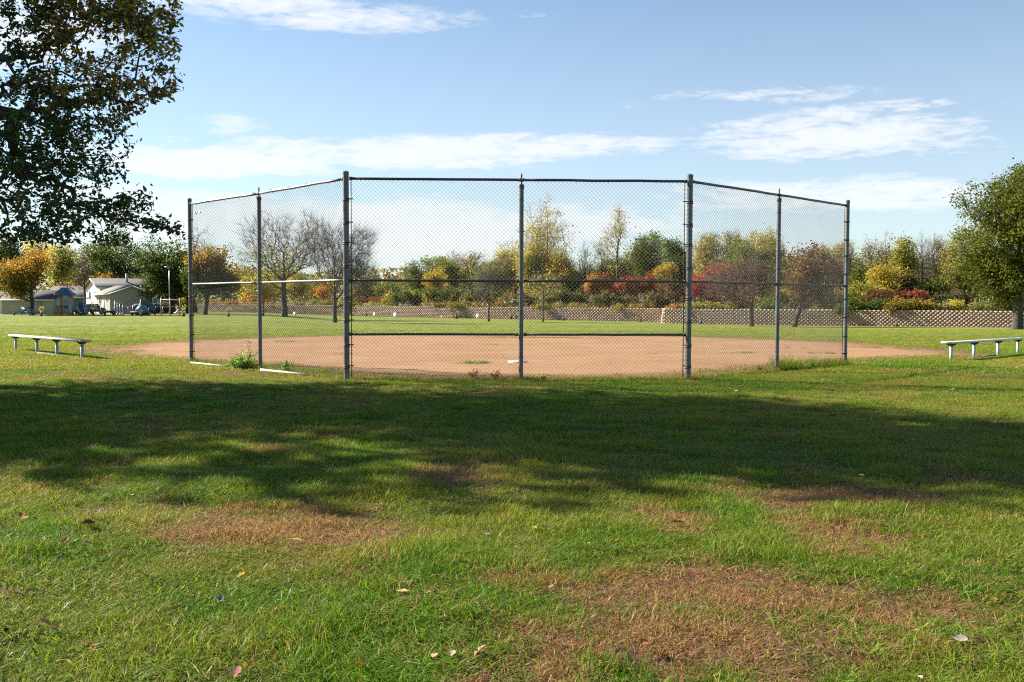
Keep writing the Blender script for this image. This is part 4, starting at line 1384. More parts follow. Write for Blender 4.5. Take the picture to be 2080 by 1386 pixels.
# ---- shrubs: a clump of stems under an uneven leafy mass
def shrub(name, u, bd, vtop, vbot, uw, label, cols, seed, leaves, group='shrubs above the wall', lsize=.2, d=None, depth=None, ncl=12, zbase=None, up=True):
    d = wall_dist(u) + bd if d is None else d
    r = np.random.RandomState(seed)
    b = atd(u, d, 0); b[2] = (upz(b[0], b[1]) if up else float(gz(b[0], b[1]))) if zbase is None else zbase
    zt, zb = zat(vtop, d, u), zat(vbot, d, u)
    w = uw / 2 / FPX * d; dp = depth or min(w, 1.6)
    lob = []
    for i in range(ncl):
        q = (i + .5) / ncl * 2 - 1 + (r.rand() - .5) * .25
        h = (zt - zb) * (.72 + .28 * r.rand()) * (1 - .28 * abs(q) ** 3)
        lob.append((b[0] + q * w * .88, d + (r.rand() - .5) * dp, zb + h * .5, max(w / ncl * 1.5, .35), dp * .6, h * .5))
    pts, k = lobe_points(r, lob, max(40, ncl * 9), 1.6)
    root = thing(name, b, label, 'shrub', group)
    m = MB()
    for p in pts[::2]:
        g0 = np.array([b[0] + (p[0] - b[0]) * .75, p[1], b[2] - .1])
        mid = (g0 + p) / 2 + r.normal(size=3) * .08
        m.tube([g0, mid, p], [.016, .012, .006], 4, False)
    m.build('stems', M['bark'], root)
    kk = r.randint(0, len(pts), leaves)
    C = pts[kk] + r.normal(size=(leaves, 3)) * np.array([.26, .26, .20])
    cl = palette(cols, len(pts), .25, r)
    col = cl[kk] * (1 + (r.rand(leaves, 1) - .5) * .5)
    V_, F_, cv = leaf_cards(C, lsize, col, r)
    mk('leaves', V_, F_, M['leaf'], root, cv)
    return root
for a in [
    ('red_sumac', 1218, 7, 541, 600, 66, 'dusty red sumac clump above the wall left of the slim tree', REDS, 81, 3400),
    ('red_sumac', 1282, 7, 552, 600, 60, 'dusty red sumac clump under the slim tree', REDS + MAROON[:1], 82, 2800),
    ('red_sumac', 1325, 8, 539, 606, 44, 'crimson sumac clump beside the dark hollow', REDS, 83, 2400),
    ('red_sumac', 1420, 5, 548, 606, 44, 'bright scarlet sumac clump right of the right corner post', [(.36, .05, .035), (.30, .05, .035)], 84, 2600),
    ('yellow_shrub', 1204, 6, 557, 588, 26, 'golden yellow shrub at the left edge of the red sumac', GOLD, 85, 1000),
    ('yellow_shrub', 1352, 10, 530, 566, 46, 'bright yellow shrub by the right corner post', GOLD + YEL, 86, 1700),
    ('brown_shrub', 1370, 9, 555, 612, 70, 'brown and russet thicket by the right corner post', BROWN + MAROON, 87, 3000),
    ('dark_shrub', 1330, 4, 588, 628, 50, 'dark thicket in the hollow of the wall', G_DARK + BROWN, 88, 2200),
    ('green_shrub', 1250, 5, 592, 622, 110, 'low dark green brush above the wall under the sumac', G_DARK + G_MID[:1] + BROWN, 89, 3800),
    ('green_shrub', 1140, 5, 578, 624, 110, 'mixed green and brown brush right of the middle post', G_DARK + G_OLIVE + BROWN, 90, 4600),
    ('green_shrub', 1055, 6, 580, 624, 84, 'russet and green brush behind the middle post', BROWN + G_OLIVE + [(.2, .07, .04)], 91, 3600),
    ('green_shrub', 980, 5, 578, 622, 90, 'olive brush left of the middle post', G_OLIVE + G_MID + BROWN[:1], 92, 4000),
    ('green_shrub', 900, 5, 572, 620, 90, 'yellow-flecked green thicket above the wall', G_DARK + G_OLIVE + YEL[:1], 93, 4800),
    ('green_shrub', 830, 4, 576, 620, 76, 'dark green thicket at the left of the woodland', G_DARK + G_OLIVE, 94, 4400),
    ('yellow_shrub', 790, 3, 584, 632, 30, 'tall yellow weedy shrub hanging over the wall', YEL + G_OLIVE, 95, 1300),
    ('red_hedge', 748, 14, 603, 616, 110, 'low dark red hedge behind the left end of the wall', [(.20, .045, .04), (.17, .05, .045)], 96, 2800),
    ('olive_shrub', 740, 4, 612, 626, 90, 'low olive scrub along the wall top in front of the red hedge', G_OLIVE + YEL[:1], 97, 1800),
    ('orange_shrub', 465, 4, 610, 620, 120, 'low orange-brown scrub along the wall at the far left', [(.26, .13, .04), (.20, .13, .04)], 98, 1500),
    ('olive_shrub', 640, 5, 606, 626, 110, 'low olive scrub on the wall between the leafless trees', G_OLIVE + BROWN, 99, 2000),
    ('green_shrub', 1470, 5, 598, 628, 110, 'dark brush above the wall under the crimson tree', G_DARK + MAROON + BROWN, 101, 4200),
    ('olive_shrub', 1440, 2, 612, 630, 120, 'low yellow-green scrub along the wall top right of the corner post', YEL[:2] + G_OLIVE, 102, 2000),
    ('green_shrub', 1560, 2, 606, 633, 50, 'bright green shrub on the wall left of the right wing post', [(.12, .18, .03), (.10, .15, .03)], 103, 1500),
    ('green_shrub', 1600, 6, 585, 628, 120, 'brown and olive brush behind the right wing post', BROWN + G_OLIVE + ORG_[2:], 104, 4400),
    ('green_shrub', 1690, 6, 580, 628, 90, 'dark olive brush behind the maroon tree', G_DARK + G_OLIVE + BROWN, 105, 3600),
    ('yellow_shrub', 1760, 9, 570, 612, 90, 'yellow shrub band above the dark hedge', YEL + G_OLIVE, 106, 3600),
    ('red_shrub', 1800, 7, 588, 610, 80, 'dark red low shrub just above the hedge', [(.12, .04, .04), (.10, .06, .03)], 107, 1600),
    ('red_shrub', 1860, 8, 584, 612, 60, 'red sumac above the right end of the hedge', REDS + MAROON[:1], 108, 1600),
    ('red_shrub', 1930, 10, 590, 618, 90, 'dark red and brown thicket left of the large tree', MAROON + BROWN + G_DARK, 109, 2600),
    ('hedge', 1760, 1.2, 601, 640, 120, 'thick dark green hedge spilling over the wall right of the end post', [(.075, .105, .018), (.055, .085, .015), (.10, .12, .02)], 110, 7500),
    ('hedge', 1838, 1.4, 603, 636, 90, 'olive and gold hedge next to the dark green one', [(.10, .115, .022), (.15, .14, .025), (.24, .14, .03)], 111, 4200),
    ('yellow_shrub', 1893, 1.5, 606, 640, 30, 'bright yellow-green shrub trailing over the wall', [(.34, .30, .04), (.24, .25, .05)], 112, 900),
    ('yellow_shrub', 1940, 1.8, 608, 632, 24, 'small lemon yellow shrub on the wall left of the large tree', [(.50, .40, .06), (.42, .33, .05)], 113, 700),
    ('green_shrub', 1918, 2, 614, 632, 50, 'low grey-green scrub between the two yellow shrubs', [(.17, .17, .07), (.14, .15, .04)], 114, 1000),
    ('green_shrub', 1990, 2, 612, 645, 60, 'green brush hanging over the wall under the large tree', G_MID + G_OLIVE, 115, 1900),
    ('green_shrub', 2060, 3, 600, 636, 90, 'dark brush on the wall behind the large tree trunk', G_DARK + BROWN + G_OLIVE, 116, 3000),
    ('orange_shrub', 1290, 1.5, 618, 628, 110, 'low orange and yellow growth on the wall top by the hollow', [(.26, .15, .035), (.20, .17, .04)], 117, 1500),
    ('orange_shrub', 1376, 1.5, 619, 629, 40, 'low orange growth on the wall corner', [(.34, .14, .035), (.28, .17, .04)], 118, 700),
    ('olive_shrub', 1150, 1.5, 618, 627, 170, 'low olive growth on the wall top right of the middle post', [(.17, .15, .04), (.20, .16, .04)], 119, 2200),
    ('olive_shrub', 960, 1.5, 613, 625, 190, 'low russet and olive growth on the wall top left of the middle post', [(.17, .12, .04), (.24, .13, .04), (.13, .13, .035)], 120, 2600),
    ]:
    shrub(*a)

# far woods closing the view
def far_woods():
    r = np.random.RandomState(55)
    C = []; cols = []
    n = 80000
    a = r.rand(n) * 1.62 - .81
    d = 235 + r.rand(n) * 45
    x = np.tan(a) * d
    hmax = 7.0 + 4.0 * fbm(x * .06, d * .02, 3, 5) + 1.5 * (fbm(x * .3, d * .1, 2, 6) - .5)
    z = -1.5 + (hmax + 1.5) * r.rand(n) ** .8
    C = np.stack([x, d, z], -1)
    base = np.array(G_DARK + G_OLIVE + BROWN + PALE[:1])
    k = (fbm(x * .12, d * .12, 2, 9) * 1.6 * len(base)).astype(int) % len(base)
    col = base[k] * (.7 + .6 * r.rand(n, 1))
    V_, F_, cv = leaf_cards(C, .85, col, r)
    o = mk('distant_woods', V_, F_, M['leaf'], None, cv)
    tag(o, 'far line of woods closing the horizon beyond the park', 'woods', kind='stuff')
far_woods()
# ================================================================== NEAR TREES AT THE LEFT
def near_tree(base, lobes, label, seed, npts, leaves, r_base, top, cols, lsize=.09, spread=.16, name='elm_tree', fine=0, leafmat='near_leaf', **kw):
    return tree(name, base, label, 'tree', cols, lobes, r_base, 1.6, seed, npts=npts, leaves=leaves, lsize=lsize, spread=spread, r_tip=.004, bark='bark', droop=.45, shape='pointed',
                leafmat=leafmat, bf=.28, shell=1.7, kink=.12, jit=.3, top_frac=top, fine=fine, **kw)
ND = 13.6
def L3(u, v, ru, rv, d=ND, dy=1.2):
    c = ray(u + 14, v) * d; ru *= 1.06
    return (c[0], d, CAMH + c[2], ru / FPX * d, dy, rv / FPX * d)
vis = [L3(110, 60, 180, 80), L3(225, 30, 105, 60), L3(295, 75, 55, 55, 13.2, .7), L3(320, 140, 38, 26, 13.2, .5), L3(335, 25, 26, 26, 13.2, .5), L3(60, 180, 190, 100, 14), L3(190, 185, 120, 75), L3(285, 190, 58, 30, 13.2, .6),
       L3(325, 185, 26, 20, 13.3, .4), L3(120, 280, 130, 60), L3(200, 262, 55, 36, 13.2, .6), L3(30, 300, 120, 80, 14), L3(60, 370, 130, 60), L3(170, 345, 60, 34, 13.2, .5), L3(222, 335, 18, 22, 13.2, .3),
       L3(70, 440, 160, 45, 13.2), L3(190, 430, 90, 32, 13.0, .7), L3(255, 405, 50, 18, 12.8, .5), L3(290, 450, 62, 22, 12.8, .5), L3(345, 462, 24, 12, 12.8, .35), L3(330, 415, 22, 7, 12.8, .3), L3(120, 480, 110, 20, 12.9, .6),
       L3(20, 480, 60, 28, 13.4, .8), L3(215, 480, 50, 12, 12.9, .4)]
# the crown above and to the left of the picture
extra = [(-11.5, 13.8, 8.5, 3.2, 2.3, 2.6), (-9.0, 13.7, 9.2, 2.6, 2.0, 2.0), (-12.5, 14.2, 11.5, 2.8, 2.0, 2.0), (-8.8, 12.4, 7.6, 1.9, 1.6, 1.2), (-14.0, 14.0, 6.0, 2.6, 2.0, 2.0), (-7.4, 13.0, 8.3, 1.7, 1.6, 1.1),
         (-11.5, 15.2, 6.4, 2.0, 1.4, 1.8), (-12.6, 11.6, 7.4, 2.2, 1.2, 1.8), (-10.4, 13.7, 12.8, 1.8, 1.4, 1.1)]
G_NEAR = [(.050, .080, .018), (.062, .095, .020), (.042, .066, .016), (.080, .100, .020)]
near_tree((-11.2, 14.3, float(gz(-11.2, 14.3))), vis + vis + extra, 'large near tree at the left whose dark leafy branches hang into the picture', 5, 4000, 140000, .30, .72, G_NEAR,
          extra_cols=(lambda P: ((P[:, 0] > -6.6) & (P[:, 2] > 4.15)).astype(float), [(.36, .21, .04), (.40, .27, .05), (.20, .17, .035)], .55), lsize=.074, spread=.05, leaf_in=lambda P: np.where((P[:, 2] < 5.4) & (P[:, 0] > -8.2), .24, .8))  # golden upper leaves: sunlit highlights put into the leaf colour
# neighbours wholly outside the picture, which throw the rest of the shadow band
def off_tree(x, y, h, rad, seed, label, leaves=15000):
    r = np.random.RandomState(seed)
    lob = crown_lobes(r, (x, y, h * .60), rad, h * .38, 16, .4)
    tree('elm_tree', (x, y, float(gz(x, y))), label, 'tree', G_NEAR, lob, .26, 2.0, seed, npts=420, leaves=int(leaves * 1.4), lsize=.19, spread=.3, r_tip=.008, droop=.2, shape='diamond', leafmat='leaf', group='trees outside the left of the frame')
off_tree(-20.2, 15.7, 13.0, 3.1, 901, 'round leafy tree left of the near tree, outside the picture')
off_tree(-14.1, 17.1, 17.5, 3.4, 902, 'tallest leafy tree behind the near tree, outside the picture')

# ================================================================== HOUSES AND SHED
def loc_house(name, u, d, label, rz, cat='house', group='houses beyond the playground'):
    b = atd(u, d)
    return thing(name, b, label, cat, group, rz=rz, local=True)
def gable(root, L_, W_, eave, ridge, wall_m, roof_m, over=.4, x0=0, y0=0, z0=-.3, axis='y', gable_m=None):
    """walls and roof; ridge runs along local y (length L_), width W_ along x"""
    x1, x2, y1, y2 = x0, x0 + W_, y0, y0 + L_
    xm = (x1 + x2) / 2
    b = MB()
    b.add([(x1, y1, z0), (x2, y1, z0), (x2, y1, eave), (xm, y1, ridge), (x1, y1, eave)], (), [(0, 1, 2), (0, 2, 4), (4, 2, 3)])
    b.add([(x1, y2, z0), (x2, y2, z0), (x2, y2, eave), (xm, y2, ridge), (x1, y2, eave)], (), [(1, 0, 2), (2, 0, 4), (2, 4, 3)])
    b.add([(x1, y1, z0), (x1, y2, z0), (x1, y2, eave), (x1, y1, eave)], [(1, 0, 3, 2)])
    b.add([(x2, y1, z0), (x2, y2, z0), (x2, y2, eave), (x2, y1, eave)], [(0, 1, 2, 3)])
    w = b.build('wall', M[wall_m], root)
    sl = (ridge - eave) / (W_ / 2)
    t = .16
    r = MB()
    for sg in (-1, 1):
        xe = xm + sg * (W_ / 2 + over); ze = eave - over * sl
        P = [(xm, y1 - over, ridge + .02), (xe, y1 - over, ze + .02), (xe, y1 - over, ze + t + .02), (xm, y1 - over, ridge + t + .04)]
        if sg < 0: P = P[::-1]
        r.prism(P, (0, 0, 0), (0, L_ + 2 * over, 0))
    rf = r.build('roof', M[roof_m], root)
    f = MB()
    for sg in (-1, 1):
        xe = xm + sg * (W_ / 2 + over + .02); ze = eave - over * sl
        f.box((xe, (y1 + y2) / 2, ze + .06), (.06, L_ + 2 * over, .2))
        for yy in (y1 - over - .03, y2 + over + .03):
            a = np.array([xm, yy, ridge + .06]); c = np.array([xe, yy, ze + .06])
            f.tube([a, c], .085, 4)
    f.each('fascia', M['trim'], rf)
    return w, rf
def window(wall_o, c, w, h, nrm, rows=1, cols=2):
    """frame and panes on a wall; nrm is the outward direction along x or y"""
    ax = 0 if abs(nrm[0]) > .5 else 1
    sgn = nrm[ax]
    m = MB()
    def bx(du, dv, su, sv, th, o_):
        p = [0, 0, c[2] + dv]; s = [0, 0, sv]
        p[ax] = c[ax] + sgn * o_; p[1 - ax] = c[1 - ax] + du
        s[ax] = th; s[1 - ax] = su
        return p, s
    for du in (-w / 2, w / 2): m.box(*bx(du, 0, .09, h + .09, .06, .03))
    for dv in (-h / 2, h / 2): m.box(*bx(0, dv, w - .09, .09, .06, .03))
    for k in range(1, cols): m.box(*bx(-w / 2 + w * k / cols, 0, .05, h - .09, .05, .03))
    fr = m.build('window', M['trim'], wall_o)
    g = MB(); g.box(*bx(0, 0, w - .09, h - .09, .02, .012)); g.build('pane', M['glass'], fr)
RZ = R(40)
# garage: gable to the camera, long lit side to the left
g = loc_house('garage', 223.5, 138, 'beige garage with its gable end in shade and a sunlit left side', RZ, 'garage')
w_, r_ = gable(g, 6.6, 6.1, 2.95, 4.05, 'siding_beige', 'roof_brown', .45)
window(w_, (0, 4.6, 2.0), .9, 1.1, (-1, 0)); window(w_, (0, 1.3, 2.15), .7, .6, (-1, 0), cols=1)
d_ = MB().box((-.03, 3.1, .95), (.06, .95, 2.1)).build('door', M['white'], w_)
# two-storey house behind it
h = loc_house('two_storey_house', 203, 154, 'white two-storey house with a steep gable and dark roof', RZ)
w_, r_ = gable(h, 7.2, 12.5, 3.9, 3.9 + .01, 'siding_white', 'roof', 0, 0, 0) if False else (None, None)
def house_main(root):
    # ridge runs along local x: gable end faces the lit left side
    L_, W__, e, rg, z0 = 12.0, 7.4, 4.15, 5.55, -.3
    b = MB()
    b.add([(0, 0, z0), (0, W__, z0), (0, W__, e), (0, W__ / 2, rg), (0, 0, e)], (), [(1, 0, 2), (2, 0, 4), (2, 4, 3)])
    b.add([(L_, 0, z0), (L_, W__, z0), (L_, W__, e), (L_, W__ / 2, rg), (L_, 0, e)], (), [(0, 1, 2), (0, 2, 4), (4, 2, 3)])
    b.add([(0, 0, z0), (L_, 0, z0), (L_, 0, e), (0, 0, e)], [(0, 1, 2, 3)])
    b.add([(0, W__, z0), (L_, W__, z0), (L_, W__, e), (0, W__, e)], [(1, 0, 3, 2)])
    w = b.build('wall', M['siding_white'], root)
    r = MB(); ov = .45; sl = (rg - e) / (W__ / 2); t = .16
    for sg in (-1, 1):
        ye = W__ / 2 + sg * (W__ / 2 + ov); ze = e - ov * sl
        P = [(-ov, W__ / 2, rg + .02), (-ov, ye, ze + .02), (-ov, ye, ze + t), (-ov, W__ / 2, rg + t + .03)]
        if sg > 0: P = P[::-1]
        r.prism(P, (0, 0, 0), (L_ + 2 * ov, 0, 0))
    rf = r.build('roof', M['roof'], root)
    f = MB()
    for sg in (-1, 1):
        ye = W__ / 2 + sg * (W__ / 2 + ov + .02); ze = e - ov * sl
        f.box((L_ / 2, ye, ze + .05), (L_ + 2 * ov, .06, .2))
        for xx in (-ov - .03, L_ + ov + .03):
            f.tube([(xx, W__ / 2, rg + .07), (xx, ye, ze + .05)], .10, 4)
    f.each('fascia', M['trim'], rf)
    c = MB(); c.box((5.0, 2.2, rg + .15), (.32, .32, 1.5)); c.box((5.0, 2.2, rg + .93), (.42, .42, .08)); c.build('chimney', M['grey_metal'], rf)
    window(w, (0, 5.3, 3.0), 1.1, 1.5, (-1, 0)); window(w, (0, 2.2, 3.1), 1.0, 1.1, (-1, 0))
    window(w, (3.4, 0, 3.2), 1.1, 1.0, (0, -1))
    dk = MB(); dk.box((-1.7, 1.9, .55), (2.6, 2.6, .12))
    for px in (-2.9, -1.7, -.5):
        dk.box((px, .65, 1.0), (.08, .08, .9)); dk.box((px, .65, .2), (.1, .1, .6))
    dk.box((-1.7, .65, 1.46), (2.5, .07, .07))
    dk.build('deck', M['white'], root)
house_main(h)
# long low house with a dark roof further left
h2 = loc_house('low_house', 98, 165, 'long low house with a dark roof behind the playground tower', R(8))
def low_house(root, L_, W__, e, rg, wm, rm, ov=.5):
    z0 = -.3
    b = MB()
    b.add([(0, 0, z0), (0, W__, z0), (0, W__, e), (0, W__ / 2, rg), (0, 0, e)], (), [(1, 0, 2), (2, 0, 4), (2, 4, 3)])
    b.add([(L_, 0, z0), (L_, W__, z0), (L_, W__, e), (L_, W__ / 2, rg), (L_, 0, e)], (), [(0, 1, 2), (0, 2, 4), (4, 2, 3)])
    b.add([(0, 0, z0), (L_, 0, z0), (L_, 0, e), (0, 0, e)], [(0, 1, 2, 3)])
    b.add([(0, W__, z0), (L_, W__, z0), (L_, W__, e), (0, W__, e)], [(1, 0, 3, 2)])
    w = b.build('wall', M[wm], root)
    r = MB(); sl = (rg - e) / (W__ / 2); t = .16
    for sg in (-1, 1):
        ye = W__ / 2 + sg * (W__ / 2 + ov); ze = e - ov * sl
        P = [(-ov, W__ / 2, rg + .02), (-ov, ye, ze + .02), (-ov, ye, ze + t), (-ov, W__ / 2, rg + t + .03)]
        if sg > 0: P = P[::-1]
        r.prism(P, (0, 0, 0), (L_ + 2 * ov, 0, 0))
    rf = r.build('roof', M[rm], root)
    f = MB()
    f.box((L_ / 2, -ov - .05, e - ov * sl + .05), (L_ + 2 * ov, .06, .2))
    f.each('fascia', M['trim'], rf)
    return w, rf
w_, r_ = low_house(h2, 10.5, 8, 2.7, 4.4, 'siding_teal', 'roof')
window(w_, (3, 0, 1.6), 1.2, 1.0, (0, -1)); window(w_, (7, 0, 1.6), 1.2, 1.0, (0, -1))
sh = loc_house('shed', 3.5, 128, 'long grey-beige shed with a dark roof under the orange maple', R(2), 'shed')
w_, r_ = low_house(sh, 6.9, 6, 2.0, 3.15, 'siding_beige', 'roof', .25)
MB().box((4.6, -.02, .85), (1.6, .06, 1.9)).build('door', M['siding_beige'], w_)
lit_shed_end = loc_house('shed', -22, 140, 'white block standing in for the sunlit left end of the shed, cut by the left picture edge', R(2), 'shed')
low_house(lit_shed_end, 1.9, 5, 2.1, 3.1, 'siding_white', 'roof', .25)  # added block, its white siding gives the sunlit end of the shed

# parked cars by the house
def car(u, d, label, m, rz):
    b = atd(u, d)
    root = thing('parked_car', b, label, 'car', 'cars parked by the houses', rz=rz, local=True)
    prof = [(-2.2, .35), (-2.25, .75), (-1.95, .95), (-1.3, 1.0), (-.75, 1.42), (.75, 1.45), (1.35, 1.0), (2.05, .9), (2.25, .65), (2.2, .35)]
    MB().prism([(x_, -.85, z_) for x_, z_ in prof], (0, 0, 0), (0, 1.7, 0)).build('body', M[m], root)
    gl = MB()
    for y in (-.86, .86):
        P = [(-1.1, y, 1.03), (-.7, y, 1.36), (.7, y, 1.38), (1.15, y, 1.03)]
        gl.prism(P if y < 0 else P[::-1], (0, 0, 0), (0, .01 if y < 0 else -.01, 0))
    gl.each('side_window', M['glass'], root)
    for x_ in (-1.35, 1.4):
        for y in (-.8, .8):
            wh = MB().tube([(x_, y - .1, .32), (x_, y + .1, .32)], .32, 16).build('wheel', M['tyre'], root)
            MB().tube([(x_, y - .11, .32), (x_, y + .11, .32)], .18, 12).build('rim', M['grey_metal'], wh)
car(181, 132, 'blue-grey car parked left of the garage', 'car_blue', R(70))
car(316, 150, 'dark car parked under the round green tree', 'dark', R(5))
car(335, 152, 'dark red car parked behind the swing', 'red', R(5))

# ================================================================== PLAYGROUND
PD = 117.0
def S(px): return px / FPX * PD
def pgp(u, v=None): return atd(u, PD)
gzp = float(gz(ray(200, 620)[0] * PD, PD))
def zv(v, u=200): return zat(v, PD, u)
tower = thing('playground_tower', atd(132, PD), 'playground tower with a blue pyramid roof on orange posts', 'play structure')
posts_x = [118.5, 127, 136.5, 144]
px = [ray(u, 620)[0] * PD for u in posts_x]
gy0, gy1 = PD - .6, PD + .8
cx_ = (px[0] + px[3]) / 2
corners = [(px[0], gy1), (px[1], gy0), (px[2], gy1 + .4), (px[3], gy0)]
for (x_, y_) in corners:
    MB().tube([(x_, y_, gzp - .3), (x_, y_, zv(597))], .10, 12).build('post', M['orange'], tower, smooth=False)
r_ = MB()
zr0, zr1 = zv(598), zv(584.5)
rx_, ry_ = S(29) / 2, 1.1
b4 = [(cx_ - rx_, PD + .1 - ry_, zr0), (cx_ + rx_, PD + .1 - ry_, zr0), (cx_ + rx_, PD + .1 + ry_, zr0), (cx_ - rx_, PD + .1 + ry_, zr0)]
t4 = [(cx_ - .25, PD - .15, zr1), (cx_ + .25, PD - .15, zr1), (cx_ + .25, PD + .35, zr1), (cx_ - .25, PD + .35, zr1)]
e4 = [(x_, y_, z_ - .16) for x_, y_, z_ in b4]
r_.add(e4 + b4 + t4, [(0, 3, 2, 1), (0, 1, 5, 4), (1, 2, 6, 5), (2, 3, 7, 6), (3, 0, 4, 7), (4, 5, 9, 8), (5, 6, 10, 9), (6, 7, 11, 10), (7, 4, 8, 11), (8, 9, 10, 11)])
r_.build('roof', M['blue'], tower)
dk = MB(); dk.box((cx_, PD + .1, gzp + 1.15), (S(24), 1.9, .08)); dk.build('platform', M['dark'], tower)
def barrier(x_, y_, w, h, z, m):
    p = MB(); p.box((x_, y_, z), (w, .05, h)); p.box((x_, y_ - .01, z + h / 2 + .04), (w + .06, .08, .07)); return p.build('panel', M[m], tower)
barrier((px[0] + px[1]) / 2 + .1, gy0 - .02, S(7), S(15), zv(619), 'light_blue')
barrier((px[1] + px[2]) / 2 + .15, gy0 + .6, S(8), S(16), zv(620), 'light_blue')
barrier((px[2] + px[3]) / 2, gy0 + .9, S(7), S(14), zv(622), 'light_blue')
cw = [ray(u, 620)[0] * PD for u in (147, 152.5)]
c_ = MB(); xm = (cw[0] + cw[1]) / 2
c_.box((xm, PD - .9, (gzp + zv(617)) / 2 - .1), (cw[1] - cw[0], .10, zv(617) - gzp + .2))
cwp = c_.build('climbing_wall', M['light_blue'], tower)
hm = MB()
for i in range(9):
    hm.tube([(xm + (.09 if i % 2 else -.09) + .03 * math.sin(i * 5), PD - 1.0, gzp + .12 + i * .15), (xm + (.09 if i % 2 else -.09) + .03 * math.sin(i * 5), PD - .94, gzp + .12 + i * .15)], .035, 8)
hm.each('climbing_hold', M['blue'], cwp)
for x_ in (cw[0] + .03, cw[1] - .03):
    MB().tube([(x_, PD - .8, gzp), (x_, PD - .8, zv(601))], .04, 8).build('rail_post', M['grey_metal'], tower)
MB().tube([(cw[1] + .12, PD - .8, gzp - .2), (cw[1] + .12, PD - .8, zv(600))], .075, 12).build('post', M['orange'], tower)
for u_, v_ in ((112.5, 622), (107, 632), (159, 620), (170, 606)):
    x_ = ray(u_, 620)[0] * PD
    MB().tube([(x_, PD + .4, gzp - .2), (x_, PD + .4, zv(v_))], .065, 10).build('post', M['orange'], tower)
fr_ = MB()
fr_.box((ray(163, 620)[0] * PD, PD + 1.2, zv(606)), (S(18), .08, .16))
fr_.build('crossbeam', M['light_blue'], tower)
# slide
sl = MB()
us = [(157.5, 617), (160, 622), (163, 628), (167, 634), (171.5, 638), (177, 640.3)]
P = [np.array([ray(u, 620)[0] * PD, PD - .2 - i * .25, zv(v) - 0.02]) for i, (u, v) in enumerate(us)]
wv = np.array([S(9.5), .55, .12]); V_ = []; Q_ = []
for i, p in enumerate(P):
    nrm = np.array([0, 0, .26])
    f = 1 - .35 * i / 5
    V_ += [p + nrm, p, p + wv * f, p + wv * f + nrm]
for i in range(len(P) - 1):
    for k in range(3):
        Q_.append((4 * i + k, 4 * i + k + 1, 4 * i + 5 + k, 4 * i + 4 + k))
sl.add(V_, Q_); so = sl.build('slide', M['navy'], tower)
md = so.modifiers.new('thick', 'SOLIDIFY'); md.thickness = .04
e = MB(); e.tube([p + np.array([0, 0, .26]) for p in P], .045, 8); e.tube([p + wv * (1 - .35 * i / 5) + np.array([0, 0, .26]) for i, p in enumerate(P)], .045, 8)
e.each('slide_edge', M['grey_metal'], so)
lo = MB()
for u_ in (108, 112, 158, 161, 165, 168, 171):
    x_ = ray(u_, 620)[0] * PD
    lo.tube([(x_, PD - .6, gzp - .1), (x_, PD - .6, zv(635))], .05, 8)
lo.each('edging_post', M['orange'], tower)
# steps with light blue sides, left of the tower
s_ = MB()
for i in range(5):
    s_.box((ray(104 + i * 2.4, 620)[0] * PD, PD + 1.2, gzp + .15 + i * .2), (.16, .9, .06))
s_.each('step', M['dark'], tower)

# vertical loop climber
cl = thing('pod_climber', atd(244, PD), 'silver loop climber of four upright poles with dark curved rails', 'climber')
for i, (u0, v0) in enumerate([(233, 613), (238, 616), (243.5, 618), (249, 620.5)]):
    x_ = ray(u0, 620)[0] * PD
    MB().tube([(x_, PD, gzp - .2), (x_, PD, zv(v0))], .05, 10).build('pole', M['grey_metal'], cl, smooth=True)
    pts = [(x_, PD, zv(v0) + .1), (x_ + S(2), PD - .2, zv(v0) + .22), (x_ + S(5), PD - .5, zv(v0 + 4)), (x_ + S(7.5), PD - .8, zv(v0 + 12)), (x_ + S(8), PD - .9, gzp)]
    MB().tube(pts, .038, 8).build('curved_rail', M['dark'], cl, smooth=True)
    MB().tube([(x_ + S(4.5), PD - .3, zv(633)), (x_ + S(2.5), PD - .9, gzp)], .045, 8).build('foot_brace', M['grey_metal'], cl, smooth=True)
# balance beams / planters
for (u0, u1, v0, lab) in ((211, 232, 631, 'long dark raised beam left of the loop climber'), (265, 299, 632.5, 'long dark raised beam in front of the blue climber')):
    a_, b_ = atd(u0, PD - 1.5), atd(u1, PD - 1.5)
    rt = thing('raised_beam', (a_ + b_) / 2, lab, 'beam', 'raised dark beams in the playground')
    MB().box(((a_[0] + b_[0]) / 2, PD - 1.5, zv(v0 + 2)), (b_[0] - a_[0], .5, S(4.5))).build('beam', M['dark'], rt)
    for f in (.08, .92):
        MB().box((a_[0] + (b_[0] - a_[0]) * f, PD - 1.5, (gzp + zv(v0 + 4)) / 2), (.16, .4, zv(v0 + 4) - gzp + .1)).build('leg', M['dark'], rt)
